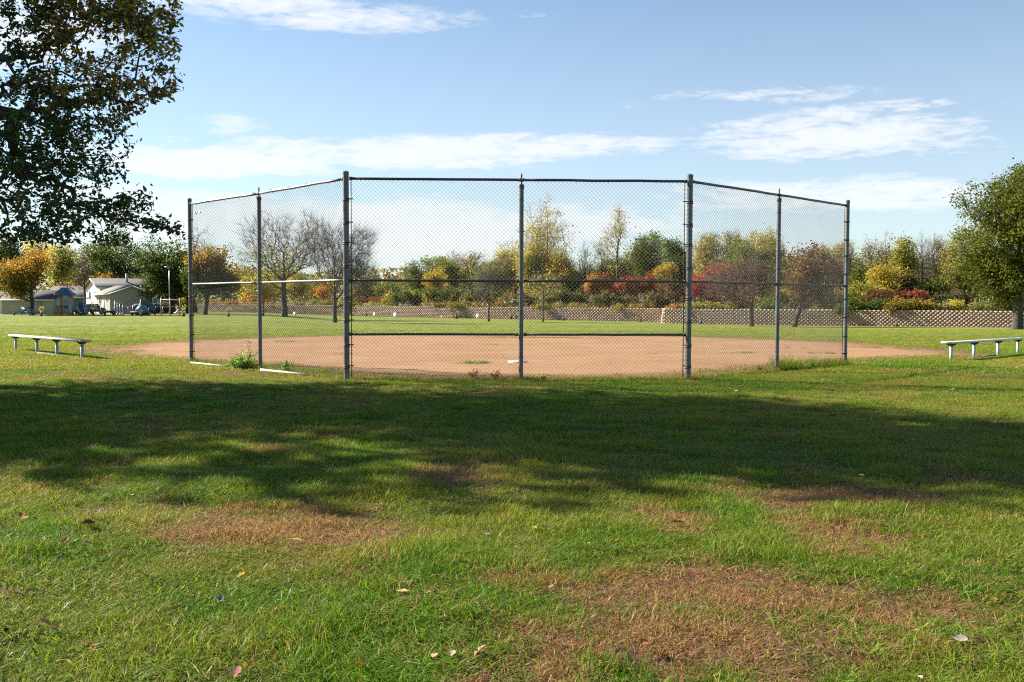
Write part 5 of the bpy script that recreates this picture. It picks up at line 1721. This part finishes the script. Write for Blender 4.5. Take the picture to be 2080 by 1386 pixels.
# blue rock-like climber with orange posts
bc = thing('blue_climber', atd(292, PD), 'blue wavy climbing panels between orange posts', 'climber')
for (u_, v_) in ((268.5, 620), (284, 608.5), (302, 614)):
    x_ = ray(u_, 620)[0] * PD
    MB().tube([(x_, PD + .3, gzp - .2), (x_, PD + .3, zv(v_))], .075, 12).build('post', M['orange'], bc, smooth=True)
def wavy(us, vt, vb, y, m):
    q = []
    n_ = len(us)
    top = [(ray(u, 620)[0] * PD, y, zv(v)) for u, v in zip(us, vt)]
    bot = [(ray(u, 620)[0] * PD, y, zv(v)) for u, v in zip(us, vb)]
    V_ = top + bot + [(x_, y_ + .12, z_) for x_, y_, z_ in top + bot]
    Q_ = [(i + 1, i, n_ + i, n_ + i + 1) for i in range(n_ - 1)] + [(2 * n_ + i, 2 * n_ + i + 1, 3 * n_ + i + 1, 3 * n_ + i) for i in range(n_ - 1)] + \
         [(i, i + 1, 2 * n_ + i + 1, 2 * n_ + i) for i in range(n_ - 1)] + [(n_ + i + 1, n_ + i, 3 * n_ + i, 3 * n_ + i + 1) for i in range(n_ - 1)]
    return MB().add(V_, Q_).build('climbing_panel', M[m], bc)
wavy([271, 275, 280, 284], [620, 617, 617.5, 616], [634, 630, 629, 632], PD, 'teal')
wavy([286, 290, 295, 300, 302], [609, 609, 612, 615, 619], [622, 618, 621, 625, 626], PD, 'teal')
wavy([303, 307, 312, 316, 316.4], [614, 616, 619, 624, 634], [632, 634, 638, 640.5, 641], PD - .1, 'teal')
wavy([275, 281, 288, 296, 303], [629, 622, 619, 625, 632], [640.5, 640.5, 640.5, 640.5, 640.5], PD - .15, 'pale_teal')
# swing
sw = thing('swing_frame', atd(346, PD), 'orange swing frame with a white top beam and one white bucket seat', 'swing')
for u_, v_ in ((327, 605), (345.5, 605), (365, 605)):
    x_ = ray(u_, 620)[0] * PD
    MB().tube([(x_, PD, gzp - .2), (x_, PD, zv(v_))], .065, 12).build('post', M['orange'], sw, smooth=True)
xa, xb = ray(326.5, 620)[0] * PD, ray(365.5, 620)[0] * PD
MB().tube([(xa, PD, zv(608.5)), (xb, PD, zv(608.5))], .055, 12).build('top_beam', M['white'], sw, smooth=True)
xs_ = ray(359, 620)[0] * PD
bs = MB(); bs.tube([(xs_ - .35, PD - .05, zv(636)), (xs_ - .1, PD - .1, zv(635.5) - .05), (xs_ + .1, PD - .05, zv(632)), (xs_ + .22, PD, zv(627.5))], [.06, .13, .12, .09], 10)
st_ = bs.build('seat', M['white'], sw, smooth=True)
ch = MB(); ch.tube([(xs_ - .25, PD, zv(635)), (xs_ - .2, PD, zv(608.5))], .012, 5); ch.tube([(xs_ + .2, PD, zv(629)), (xs_ + .15, PD, zv(608.5))], .012, 5)
ch.each('chain', M['dark'], st_)
xs_ = ray(334, 620)[0] * PD
bs = MB().box((xs_, PD, zv(633.5)), (.45, .2, .05)).build('seat', M['dark'], sw)
ch = MB(); ch.tube([(xs_ - .2, PD, zv(633.5)), (xs_ - .2, PD, zv(608.5))], .012, 5); ch.tube([(xs_ + .2, PD, zv(633.5)), (xs_ + .2, PD, zv(608.5))], .012, 5)
ch.each('chain', M['dark'], bs)
# blue playhouse and picnic table left of the tower
ph = thing('playhouse_panel', atd(52, PD), 'blue play panel with round opening standing by the shed', 'play structure')
xa, xb = ray(44, 620)[0] * PD, ray(60, 620)[0] * PD
MB().box(((xa + xb) / 2, PD, zv(631)), (xb - xa, .1, S(11))).build('panel', M['blue'], ph)
for x_ in (xa, xb):
    MB().tube([(x_, PD, gzp - .1), (x_, PD, zv(624))], .06, 10).build('post', M['blue'], ph, smooth=True)
pt = thing('picnic_table', atd(71, PD - 1), 'grey picnic table in front of the orange maple trunk', 'picnic table')
xm = ray(71, 620)[0] * PD
MB().box((xm, PD - 1, gzp + .74), (S(14), .75, .05)).build('table_top', M['grey_metal'], pt)
for dy in (-.65, .65):
    MB().box((xm, PD - 1 + dy, gzp + .44), (S(14), .26, .04)).build('seat', M['grey_metal'], pt)
for dx in (-.3, .3):
    q = MB(); q.tube([(xm + dx, PD - 1.7, gzp), (xm + dx, PD - .75, gzp + .72)], .03, 6); q.tube([(xm + dx, PD - .3, gzp), (xm + dx, PD - 1.25, gzp + .72)], .03, 6)
    q.build('leg', M['grey_metal'], pt)
# tall light pole
lp = thing('light_pole', atd(344.5, 128), 'tall slim grey light pole beside the swing', 'light pole')
x_ = ray(344.5, 620)[0] * 128; g_ = float(gz(x_, 128))
MB().tube([(x_, 128, g_ - .3), (x_, 128, zat(546, 128))], [.075, .05], 10).build('pole', M['grey_metal'], lp, smooth=True)
MB().box((x_ - .25, 128, zat(545, 128)), (.7, .3, .14)).build('lamp_head', M['grey_metal'], lp)
# low boundary chain fence behind the playground
bf = thing('boundary_fence', atd(250, 131), 'low wire fence running behind the playground', 'fence')
m = MB(); pts = []
for u_ in range(-20, 400, 14):
    p = atd(u_, 131); pts.append(p); m.tube([(p[0], p[1], p[2] - .2), (p[0], p[1], p[2] + 1.15)], .025, 6)
m.each('fence_post', M['grey_metal'], bf)
m = MB(); m.tube([p + np.array([0, 0, 1.15]) for p in pts], .02, 5); m.build('top_rail', M['grey_metal'], bf)
# mulch bed under the playground
mul = [atd(u, d) for u, d in ((20, 114), (330, 114), (372, 116), (372, 121), (120, 123), (20, 121))]
nM = 40
Vm = []; Fm = []
for i in range(nM + 1):
    u_ = 90 + (375 - 90) * i / nM
    for d_ in (113.8 + .5 * math.sin(i * .7), 116, 118, 120, 122):
        p = atd(u_, d_); Vm.append((p[0], p[1], p[2] + .05))
for i in range(nM):
    for k in range(4):
        Fm.append((i * 5 + k, (i + 1) * 5 + k, (i + 1) * 5 + k + 1, i * 5 + k + 1))
M['mulch'] = mat('wood_mulch', (.13, .075, .045), .95, noise=(8, .2, (.07, .045, .03)), spec=.1)
tag(mk('playground_mulch', np.array(Vm), np.array(Fm), M['mulch']), kind='structure')

# ================================================================== WATERING BAGS AND SAPLINGS
def on_lawn(u, v):
    b = at(u, v); w_ = wall_dist(u) - 1.3
    return atd(u, w_) if b[1] > w_ else b
def bag(u, v, h_px, label, m='bag', stem=True, cols=None, crown_px=0, crown_v=0, slab=None, seed=0):
    b = on_lawn(u, v)
    sc = b[1] / FPX
    h = h_px * sc; w = h * .62
    root = thing('watering_bag', b, label, 'watering bag', 'watering bags around the saplings')
    q = MB()
    q.tube([(b[0], b[1], b[2] - .02), (b[0], b[1], b[2] + h * .35), (b[0], b[1], b[2] + h * .8), (b[0], b[1], b[2] + h)], [w * .52, w * .5, w * .2, w * .13], 10)
    q.build('bag', M[m], root, smooth=True)
    MB().tube([(b[0], b[1], b[2] + h * .74), (b[0], b[1], b[2] + h * .80)], w * .26, 10).build('strap', M['grey_metal'], root)
    r = np.random.RandomState(seed)
    ch_ = crown_px * sc
    if stem:
        top = b[2] + (v - crown_v) * sc if crown_v else b[2] + h * 2.2
        st_h = top - b[2]
        lob = [(b[0] + (r.rand() - .5) * ch_ * .4, b[1], b[2] + st_h * f, ch_ * .28, ch_ * .28, st_h * .12) for f in (.55, .68, .82, .92)]
        tree('sapling', (b[0], b[1], b[2]), label.replace('watering bag', 'sapling').replace('bag', 'sapling') if False else sap_label(u), 'sapling', cols or YEL, lob, .028, .4, seed + 300, npts=46, leaves=110 if crown_px > 5 else 40,
             lsize=.11, spread=.14, r_tip=.006, group='saplings with watering bags')
SAPS = {87: 'yellowing sapling leaning in front of the shed', 190: 'brown-leaved sapling between the slide and the loop climber', 286: 'bare little sapling in front of the blue climber', 371: 'yellow leafed sapling right of the swing frame',
        464: 'spindly sapling in the far left fence bay', 534: 'stake-like sapling beside the second fence post', 640: 'leafless sapling between the two large bare trees', 745: 'tiny sapling right of the left corner post',
        926: 'tiny bare sapling left of the middle post with the black bag', 958: 'tiny bare sapling with a green bag near the square panel', 1060: 'thin sapling just left of the middle post', 1145: 'thin sapling right of the middle post',
        1320: 'thin sapling by the dark hollow of the wall', 1425: 'thin sapling right of the right corner post', 1822: 'thin sapling before the wall below the hedge', 30: 'slight sapling in front of the shed wall'}
def sap_label(u):
    return SAPS[min(SAPS, key=lambda k: abs(k - u))]
bags = [(84, 642.5, 8.5, 'dark watering bag in front of the shed', 'bag_black', 13, 622), (190, 642, 8, 'black watering bag right of the slide foot', 'bag_black', 9, 612), (286.5, 643, 7, 'black watering bag with a pale strap before the blue climber', 'bag_black', 4, 630),
        (373, 643, 10, 'black watering bag right of the swing frame', 'bag_black', 14, 604), (464, 643.5, 9, 'dark grey watering bag in the far left fence bay', 'bag_black', 12, 624), (534, 642, 8, 'square-topped dark watering bag beside the second fence post', 'bag_black', 4, 628),
        (744, 641.5, 6, 'small dark watering bag right of the left corner post', 'bag', 3, 630), (927, 648, 10, 'largest black watering bag, between the left corner post and the middle post', 'bag_black', 4, 632), (956, 645, 5, 'little green watering bag beside the square panel', 'bag', 3, 634),
        (1038, 648.5, 9, 'dark green watering bag just left of the middle post', 'bag', 4, 630), (1144, 651.5, 8, 'green watering bag right of the small yellow tree', 'bag', 5, 616), (1300, 654.5, 7, 'green watering bag beside the dark hollow of the wall', 'bag', 4, 634),
        (1424, 655.5, 8.5, 'green watering bag right of the right corner post', 'bag', 4, 636), (1822, 661.5, 10, 'green watering bag before the wall under the hedge', 'bag', 4, 646), (29, 640.5, 7, 'blue-black bag before the shed wall', 'bag_black', 4, 622)]
for i, (u, v, hp_, lab, m_, cw_, cv_) in enumerate(bags):
    bag(u, v, hp_, lab, m_, True, YEL if cw_ > 6 else BROWN, cw_, cv_, seed=i)
# small red hydrant-like post
b = on_lawn(1049, 648.5); hy = thing('hydrant', b, 'small dark red post hydrant left of the middle post', 'hydrant')
MB().tube([b + np.array([0, 0, -.05]), b + np.array([0, 0, .5]), b + np.array([0, 0, .58]), b + np.array([0, 0, .64])], [.12, .11, .13, .04], 10).build('barrel', M['red'], hy, smooth=True)
MB().tube([b + np.array([-.2, 0, .42]), b + np.array([.2, 0, .42])], .05, 8).build('nozzle', M['red'], hy, smooth=True)
# white square panels on the outfield
for (u, v, w_px, h_px, lab) in ((598.5, 642, 6, 7, 'white square panel left of the leafless tree'), (760.5, 642, 6, 7, 'white square panel right of the left corner post'), (803, 645.5, 8, 9, 'largest white square panel, with a pale strip on the grass beside it'),
                                (970.5, 645.5, 7, 8.5, 'white square panel left of the middle post'), (897, 643.5, 2.6, 3.2, 'smallest white marker, midway between the corner post and the middle post')):
    b = on_lawn(u, v); sc = b[1] / FPX
    rt = thing('white_panel', b, lab, 'panel', 'white square panels in the outfield')
    MB().box((b[0], b[1], b[2] + h_px * sc / 2 + .06), (w_px * sc * 1.25, .08, h_px * sc), R(-46)).build('panel', M['white'], rt)
    f = MB()
    for s_ in (-.35, .35):
        f.tube([(b[0] + w_px * sc * s_, b[1] + .1, b[2] - .05), (b[0] + w_px * sc * s_, b[1] + .08, b[2] + .3)], .02, 6)
    f.each('foot', M['grey_metal'], rt)
a_, b_ = on_lawn(787, 646.5), on_lawn(812, 645.9)
tag(MB().box((*((a_ + b_) / 2)[:2], (a_[2] + b_[2]) / 2 + .03), (b_[0] - a_[0], .35, .05), .2).build('pale_board', M['white']), 'pale board lying on the grass under the largest white panel', 'board')
# cable rail / guide pipes at the upper ground
for (u0, u1, v, lab) in ((1040, 1098, 609.5, 'thin white rail among the brush right of the middle post'), (1924, 1950, 609, 'thin white rail on the wall top left of the large tree'), (980, 990, 618, 'short white rail in the brush left of the middle post')):
    d_ = wall_dist(u0) + .9
    a_ = np.array([ray(u0, v)[0] * d_, d_, zat(v, d_, u0)]); b_ = np.array([ray(u1, v)[0] * d_, d_, zat(v, d_, u1)])
    rt = thing('guard_rail', (a_ + b_) / 2, lab, 'rail', 'short white rails above the wall')
    MB().tube([a_, b_], .016, 6).build('rail', M['white'], rt)
    for p in (a_, b_):
        MB().tube([(p[0], p[1], WTOP - .3), p], .014, 6).build('post', M['grey_metal'], rt)
# ================================================================== WEEDS AND LONG GRASS AT THE FENCE FOOT
def along(a, b, n, spread, side=0.0):
    t = rng.rand(n)
    p = a[None, :2] + (b - a)[None, :2] * t[:, None] + rng.normal(size=(n, 2)) * spread
    return p
Pw = []; Sw = []; Dw = []; Hw = []
def addw(p, s, dead, hue):
    Pw.append(p); Sw.append(s); Dw.append(np.full(len(p), dead) if np.isscalar(dead) else dead); Hw.append(np.full(len(p), hue))
for a, b, n, s, dd in ((pL2, pL1, 95, .5, .15), (pL1, pCL, 120, .42, .3), (pCL, pCC, 100, .30, .7), (pCC, pCR, 100, .30, .75), (pCR, pR1, 90, .34, .5), (pR1, pR2, 150, .85, .10)):
    p = along(a, b, n, .10)
    p[:, 1] += .10
    s_ = s * (.4 + .9 * rng.rand(n)) * (.5 + 1.1 * fbm(p[:, 0] * 1.1, p[:, 1] * 1.1, 2, 3))
    addw(p, s_, dd, .45)
for (u, v, n, s, dd, sp) in ((957, 739, 16, .32, .1, .12), (585, 695, 14, .30, .1, .18), (975, 739, 8, .25, .1, .08), (578, 746, 8, .5, .1, .07), (995, 701, 6, .2, .2, .1), (1518, 718, 10, .22, .3, .2), (1670, 719, 14, .25, .2, .2),
                             (1610, 708, 8, .22, .3, .3), (236, 701, 26, .4, .2, .3), (272, 698, 16, .3, .3, .3), (390, 697, 10, .25, .3, .3), (1745, 707, 10, .25, .3, .3), (1770, 708, 8, .25, .2, .2), (700, 720, 6, .2, .3, .1), (1330, 719, 6, .2, .5, .2)):
    c = at(u, v)[:2]
    p = c + rng.normal(size=(n, 2)) * sp * np.array([1.3, 1])
    addw(p, s * (.5 + .8 * rng.rand(n)), dd, .4)
# ranker clumps in the lawn nearest the camera
for (u, v, n, sc_, sp) in ((850, 1245, 46, .30, .16), (800, 1330, 30, .26, .14), (640, 985, 50, .34, .30), (420, 1010, 30, .26, .22), (900, 1350, 34, .24, .14), (930, 1250, 26, .28, .10), (1240, 1090, 36, .25, .25), (1290, 1140, 26, .24, .18),
                           (1980, 1110, 46, .26, .35), (2030, 1200, 40, .26, .25), (150, 1200, 34, .24, .2), (120, 1320, 36, .24, .16), (560, 1240, 30, .22, .2), (700, 1200, 26, .22, .2), (1620, 1130, 30, .22, .2), (1700, 1180, 26, .22, .18),
                           (2000, 1340, 40, .26, .2), (300, 1330, 30, .22, .15), (1150, 960, 40, .26, .4), (1420, 985, 30, .24, .3), (60, 1100, 30, .24, .2), (1760, 1290, 26, .22, .15), (480, 1330, 26, .22, .14)):
    c = at(u, v)[:2]
    n = int(n * .6)
    p = c + rng.normal(size=(n, 2)) * sp * np.array([1.5, 1])
    addw(p, sc_ * .85 * (.5 + .7 * rng.rand(n)), .06, .10)
# thin grass strip at the back of the infield
for _ in range(240):
    pass
a, b = at(985, 686), at(1190, 687)
p = along(a, b, 210, .5); addw(p, .16 + .12 * rng.rand(210), .55, .8)
p = np.concatenate(Pw); s_ = np.concatenate(Sw); n = len(p)
scatter('weeds', np.c_[p, gground(p[:, 0], p[:, 1])], np.stack([(rng.rand(n) - .5) * .3, (rng.rand(n) - .5) * .3, rng.rand(n) * 6.28], -1), np.stack([.9 + .3 * rng.rand(n)] * 2 + [s_], -1),
        rng.randint(0, 5, n), np.concatenate(Dw), np.concatenate(Hw), tall, 'untrimmed grass and weeds along the foot of the backstop and on the infield')
# broad-leaved weed by the second post
def weed(u, v, hgt, wid, label, seed, nst, group, red=False, nleaf=18):
    r = np.random.RandomState(seed); b = at(u, v)
    root = thing('weed_plant', b, label, 'weed', group)
    m = MB(); C = []; D = []
    for i in range(nst):
        a_ = r.rand() * 6.28; ln = hgt * (.45 + .55 * r.rand()); sp = wid * (.3 + .7 * r.rand())
        top = b + np.array([math.cos(a_) * sp, math.sin(a_) * sp, ln])
        mid = (b + top) / 2 + np.array([0, 0, ln * .12])
        m.tube([b + np.array([math.cos(a_), math.sin(a_), 0]) * .02, mid, top], [.006, .004, .002], 5)
        for k in range(nleaf):
            f = .15 + .85 * r.rand()
            q = b * (1 - f) ** 2 + 2 * mid * f * (1 - f) + top * f * f
            C.append(q + r.normal(size=3) * .02)
    m.build('stems', M['bark'] if red else M['bench_leg'] if False else M['weed_stem'], root)
    C = np.array(C)
    cols = [(.22, .08, .045), (.16, .07, .04)] if red else [(.17, .26, .07), (.24, .32, .11), (.13, .21, .05)]
    V_, F_, cv = leaf_cards(C, .055 if not red else .03, palette(cols, len(C), .2, r), r, .15, 'pointed')
    mk('leaves', V_, F_, M['leaf'], root, cv)
M['weed_stem'] = mat('weed_stem', (.12, .14, .05), .8, noise=(20, .2, (.16, .11, .06)))
weed(497, 751, .38, .30, 'bushy light green weed clump at the foot of the second fence post', 1, 22, 'weeds at the fence foot')
weed(512, 750, .72, .16, 'tall stalky weed leaning beside the second fence post', 2, 4, 'weeds at the fence foot', False, 12)
weed(480, 750, .30, .22, 'low light green weed left of the bushy clump', 3, 12, 'weeds at the fence foot')
weed(578, 757, .28, .06, 'single upright weed midway along the left wing', 4, 4, 'weeds at the fence foot')
weed(960, 771, .20, .14, 'dark red weed tuft left of the middle post base', 5, 8, 'weeds at the fence foot', True)
weed(1003, 771, .17, .14, 'dark red weed tuft nearest the middle post base', 6, 8, 'weeds at the fence foot', True)
weed(1545, 757, .18, .14, 'dark red weed tuft near the right wing post', 7, 7, 'weeds at the fence foot', True)
weed(1096, 771, .08, .10, 'small grey-green weed right of the middle post base', 8, 6, 'weeds at the fence foot')

# ================================================================== FALLEN LEAVES
def fallen(u, v, px_, col, label, seed):
    r = np.random.RandomState(seed)
    b = at(u, v + px_ * .3); size = max(px_, 8) / FPX * b[1] * 1.15
    b[2] = float(gground(b[0], b[1])) + .042 + .01 * r.rand()
    n_ = 9; V_ = []; Q_ = []; T_ = []
    t = np.linspace(0, 1, n_)
    wd = np.sin(np.clip(t, .02, .98) * math.pi) ** .7 * .34 * (1 + .25 * np.sin(t * 19 + seed))
    cu = (r.rand() - .4) * 1.4; fo = .15 + .4 * r.rand()
    for i in range(n_):
        zc = cu * (t[i] - .5) ** 2 * .6
        for k, s_ in enumerate((-1, -.5, 0, .5, 1)):
            V_.append(((t[i] - .5), s_ * wd[i], zc + abs(s_) ** 1.4 * fo * wd[i] + (r.rand() - .5) * .03))
    for i in range(n_ - 1):
        for k in range(4):
            a_ = i * 5 + k; Q_.append((a_, a_ + 1, a_ + 6, a_ + 5))
    V_ = np.array(V_) * size
    # stalk
    m = Euler((r.normal() * .35, r.normal() * .35, r.rand() * 6.28)).to_matrix()
    V_ = V_ @ np.array(m).T + b
    c = np.array(col)[None] * (.75 + .5 * r.rand(len(V_), 1))
    o = mk('fallen_leaf', V_, np.array(Q_), M['litter'], None, c, True)
    tag(o, label, 'leaf', 'fallen leaves on the lawn')
RED_, ORL, TAN_, BRN, PAL, YLW, DRK = (.26, .045, .025), (.34, .11, .022), (.26, .16, .085), (.10, .05, .025), (.42, .36, .23), (.42, .28, .03), (.05, .024, .016)
FL = [(45, 1052, 17, RED_, 'red-orange leaf standing in grass at the left edge'), (28, 1010, 13, DRK, 'dark red leaf at the left edge below the shadow'), (166, 992, 14, (.2, .04, .035), 'dark red leaf at the lower rim of the shadow, left'),
      (131, 1108, 18, (.48, .22, .15), 'pinkish curled leaf on the left lawn'), (65, 1125, 13, RED_, 'small red leaf below the pinkish leaf'), (180, 1075, 22, DRK, 'dark brown leaf left of the large dead patch'), (70, 1065, 12, DRK, 'dark leaf right of the red-orange one'),
      (195, 1322, 18, PAL, 'pale torn leaf at the lower left'), (181, 1331, 13, ORL, 'orange leaf touching the pale torn leaf'), (92, 1282, 20, TAN_, 'tan leaf in the cluster at the lower left'), (108, 1287, 18, BRN, 'brown leaf at the right of the lower left cluster'),
      (70, 1278, 14, (.32, .13, .05), 'rusty leaf at the top of the lower left cluster'), (55, 1298, 18, DRK, 'dark leaf at the bottom of the lower left cluster'), (85, 1301, 13, BRN, 'small brown leaf under the lower left cluster'), (14, 1297, 13, DRK, 'dark leaf at the far left beside the cluster'),
      (440, 1022, 16, TAN_, 'tan leaf above the large left dead patch'), (268, 1017, 9, (.5, .38, .32), 'tiny pinkish leaf left of the tan leaf'), (918, 1336, 22, PAL, 'pale yellow square leaf near the bottom middle'), (974, 1331, 30, (.40, .25, .16), 'large curled tan leaf near the bottom middle'),
      (730, 1364, 28, (.45, .17, .04), 'orange-brown leaf at the bottom left of the middle'), (480, 1381, 26, (.52, .25, .16), 'pink-brown leaf cut by the bottom edge'), (490, 1182, 18, YLW, 'golden leaf on the left lawn'), (447, 1231, 20, (.20, .18, .15), 'grey-brown leaf below the golden leaf'),
      (640, 1384, 16, DRK, 'dark leaf at the bottom edge'), (1085, 1083, 13, (.5, .30, .08), 'amber leaf right of the left dead patch'), (1104, 1048, 13, BRN, 'brown leaf above the amber leaf'), (1377, 1070, 26, (.12, .05, .03), 'dark brown leaf on the small dead patch'),
      (1310, 1326, 26, (.34, .14, .045), 'orange-brown leaf on the large right dead patch'), (1592, 1242, 12, YLW, 'small yellow leaf on the large right dead patch'), (1195, 1121, 10, PAL, 'tiny pale leaf in the middle lawn'), (1743, 1362, 20, (.24, .12, .05), 'brown leaf at the bottom right'),
      (1765, 1237, 15, TAN_, 'tan leaf right of the large dead patch'), (1950, 1312, 24, (.34, .30, .24), 'grey tan leaf at the lower right'), (760, 1004, 9, BRN, 'small brown leaf left of the middle dead patch'), (319, 1063, 10, YLW, 'tiny yellow leaf left of the large dead patch'),
      (690, 1044, 8, YLW, 'tiny yellow leaf above the left dead patch'), (680, 1081, 9, ORL, 'tiny orange leaf in the left dead patch'), (732, 1072, 9, PAL, 'pale leaf at the right of the left dead patch'), (870, 1222, 13, TAN_, 'tan leaf in the lower middle grass'),
      (962, 788, 9, BRN, 'brown leaf just in front of the middle post'), (1049, 890, 10, (.3, .1, .05), 'reddish leaf in the tree shadow'), (1426, 887, 9, (.3, .09, .04), 'reddish leaf in the tree shadow to the right'), (1262, 797, 8, BRN, 'brown leaf in front of the middle bay'),
      (1494, 797, 9, (.36, .22, .10), 'tan leaf in front of the right wing'), (1668, 773, 11, (.5, .28, .12), 'orange tan leaf before the right end post'), (1935, 794, 9, PAL, 'pale leaf on the right lawn'), (2065, 814, 9, BRN, 'brown leaf at the right edge'), (1800, 965, 9, (.28, .1, .05), 'reddish leaf in the right shadow'),
      (350, 893, 8, TAN_, 'small tan leaf in the left shadow'), (150, 893, 9, (.3, .12, .05), 'rusty leaf in the left shadow'), (640, 883, 8, (.4, .16, .05), 'orange leaf in the shadow left of centre'), (405, 975, 9, DRK, 'dark leaf in the lower left shadow'), (1690, 851, 8, BRN, 'brown leaf in the shadow right of centre')]
for i, (u, v, p_, c_, lab) in enumerate(FL):
    fallen(u, v, p_, c_, lab, i + 500)
# small leaves and bits strewn thinly over the whole lawn and infield
def litter():
    r = np.random.RandomState(77)
    x, y = [], []
    for (y0, y1, dens) in ((3, 9, 3.2), (9, 20, 1.6), (20, 45, .55), (45, 100, .10)):
        n_ = int(((y1 ** 2 - y0 ** 2) * .6 + 4 * (y1 - y0)) * dens)
        yy = np.sqrt(y0 ** 2 + r.rand(n_) * (y1 ** 2 - y0 ** 2)); y.append(yy); x.append((r.rand(n_) * 2 - 1) * (.6 * yy + 2))
    x = np.concatenate(x); y = np.concatenate(y)
    keep = r.rand(len(x)) < np.clip(fbm(x * .5, y * .5, 3, 91) * 1.6 - .2, .1, 1)
    x, y = x[keep], y[keep]; n_ = len(x)
    C = np.stack([x, y, gground(x, y) + .025 + .012 * r.rand(n_)], -1)
    a = r.rand(n_) * 6.283
    u_ = np.stack([np.cos(a), np.sin(a), (r.rand(n_) - .5) * .5], -1); v_ = np.stack([-np.sin(a), np.cos(a), (r.rand(n_) - .5) * .6], -1)
    sz = (.014 + .02 * r.rand(n_) ** 2)[:, None] * (1 + np.clip(y - 20, 0, 60) / 40)[:, None]
    V_ = np.stack([C - u_ * sz, C + v_ * sz * .6 + np.array([0, 0, .004]), C + u_ * sz, C - v_ * sz * .6 + np.array([0, 0, .004])], 1).reshape(-1, 3)
    i_ = np.arange(n_) * 4
    cols = np.array([BRN, TAN_, ORL, PAL, (.30, .18, .09), (.2, .10, .05), (.5, .36, .2), DRK])
    c_ = cols[r.randint(0, len(cols), n_)]
    o = mk('leaf_litter', V_, np.concatenate([np.stack([i_, i_ + 1, i_ + 2], -1), np.stack([i_, i_ + 2, i_ + 3], -1)]), M['litter'], None, np.repeat(c_, 4, 0))
    tag(o, 'tiny dry leaf scraps strewn thinly over the lawn and infield', 'litter', kind='stuff')
litter()
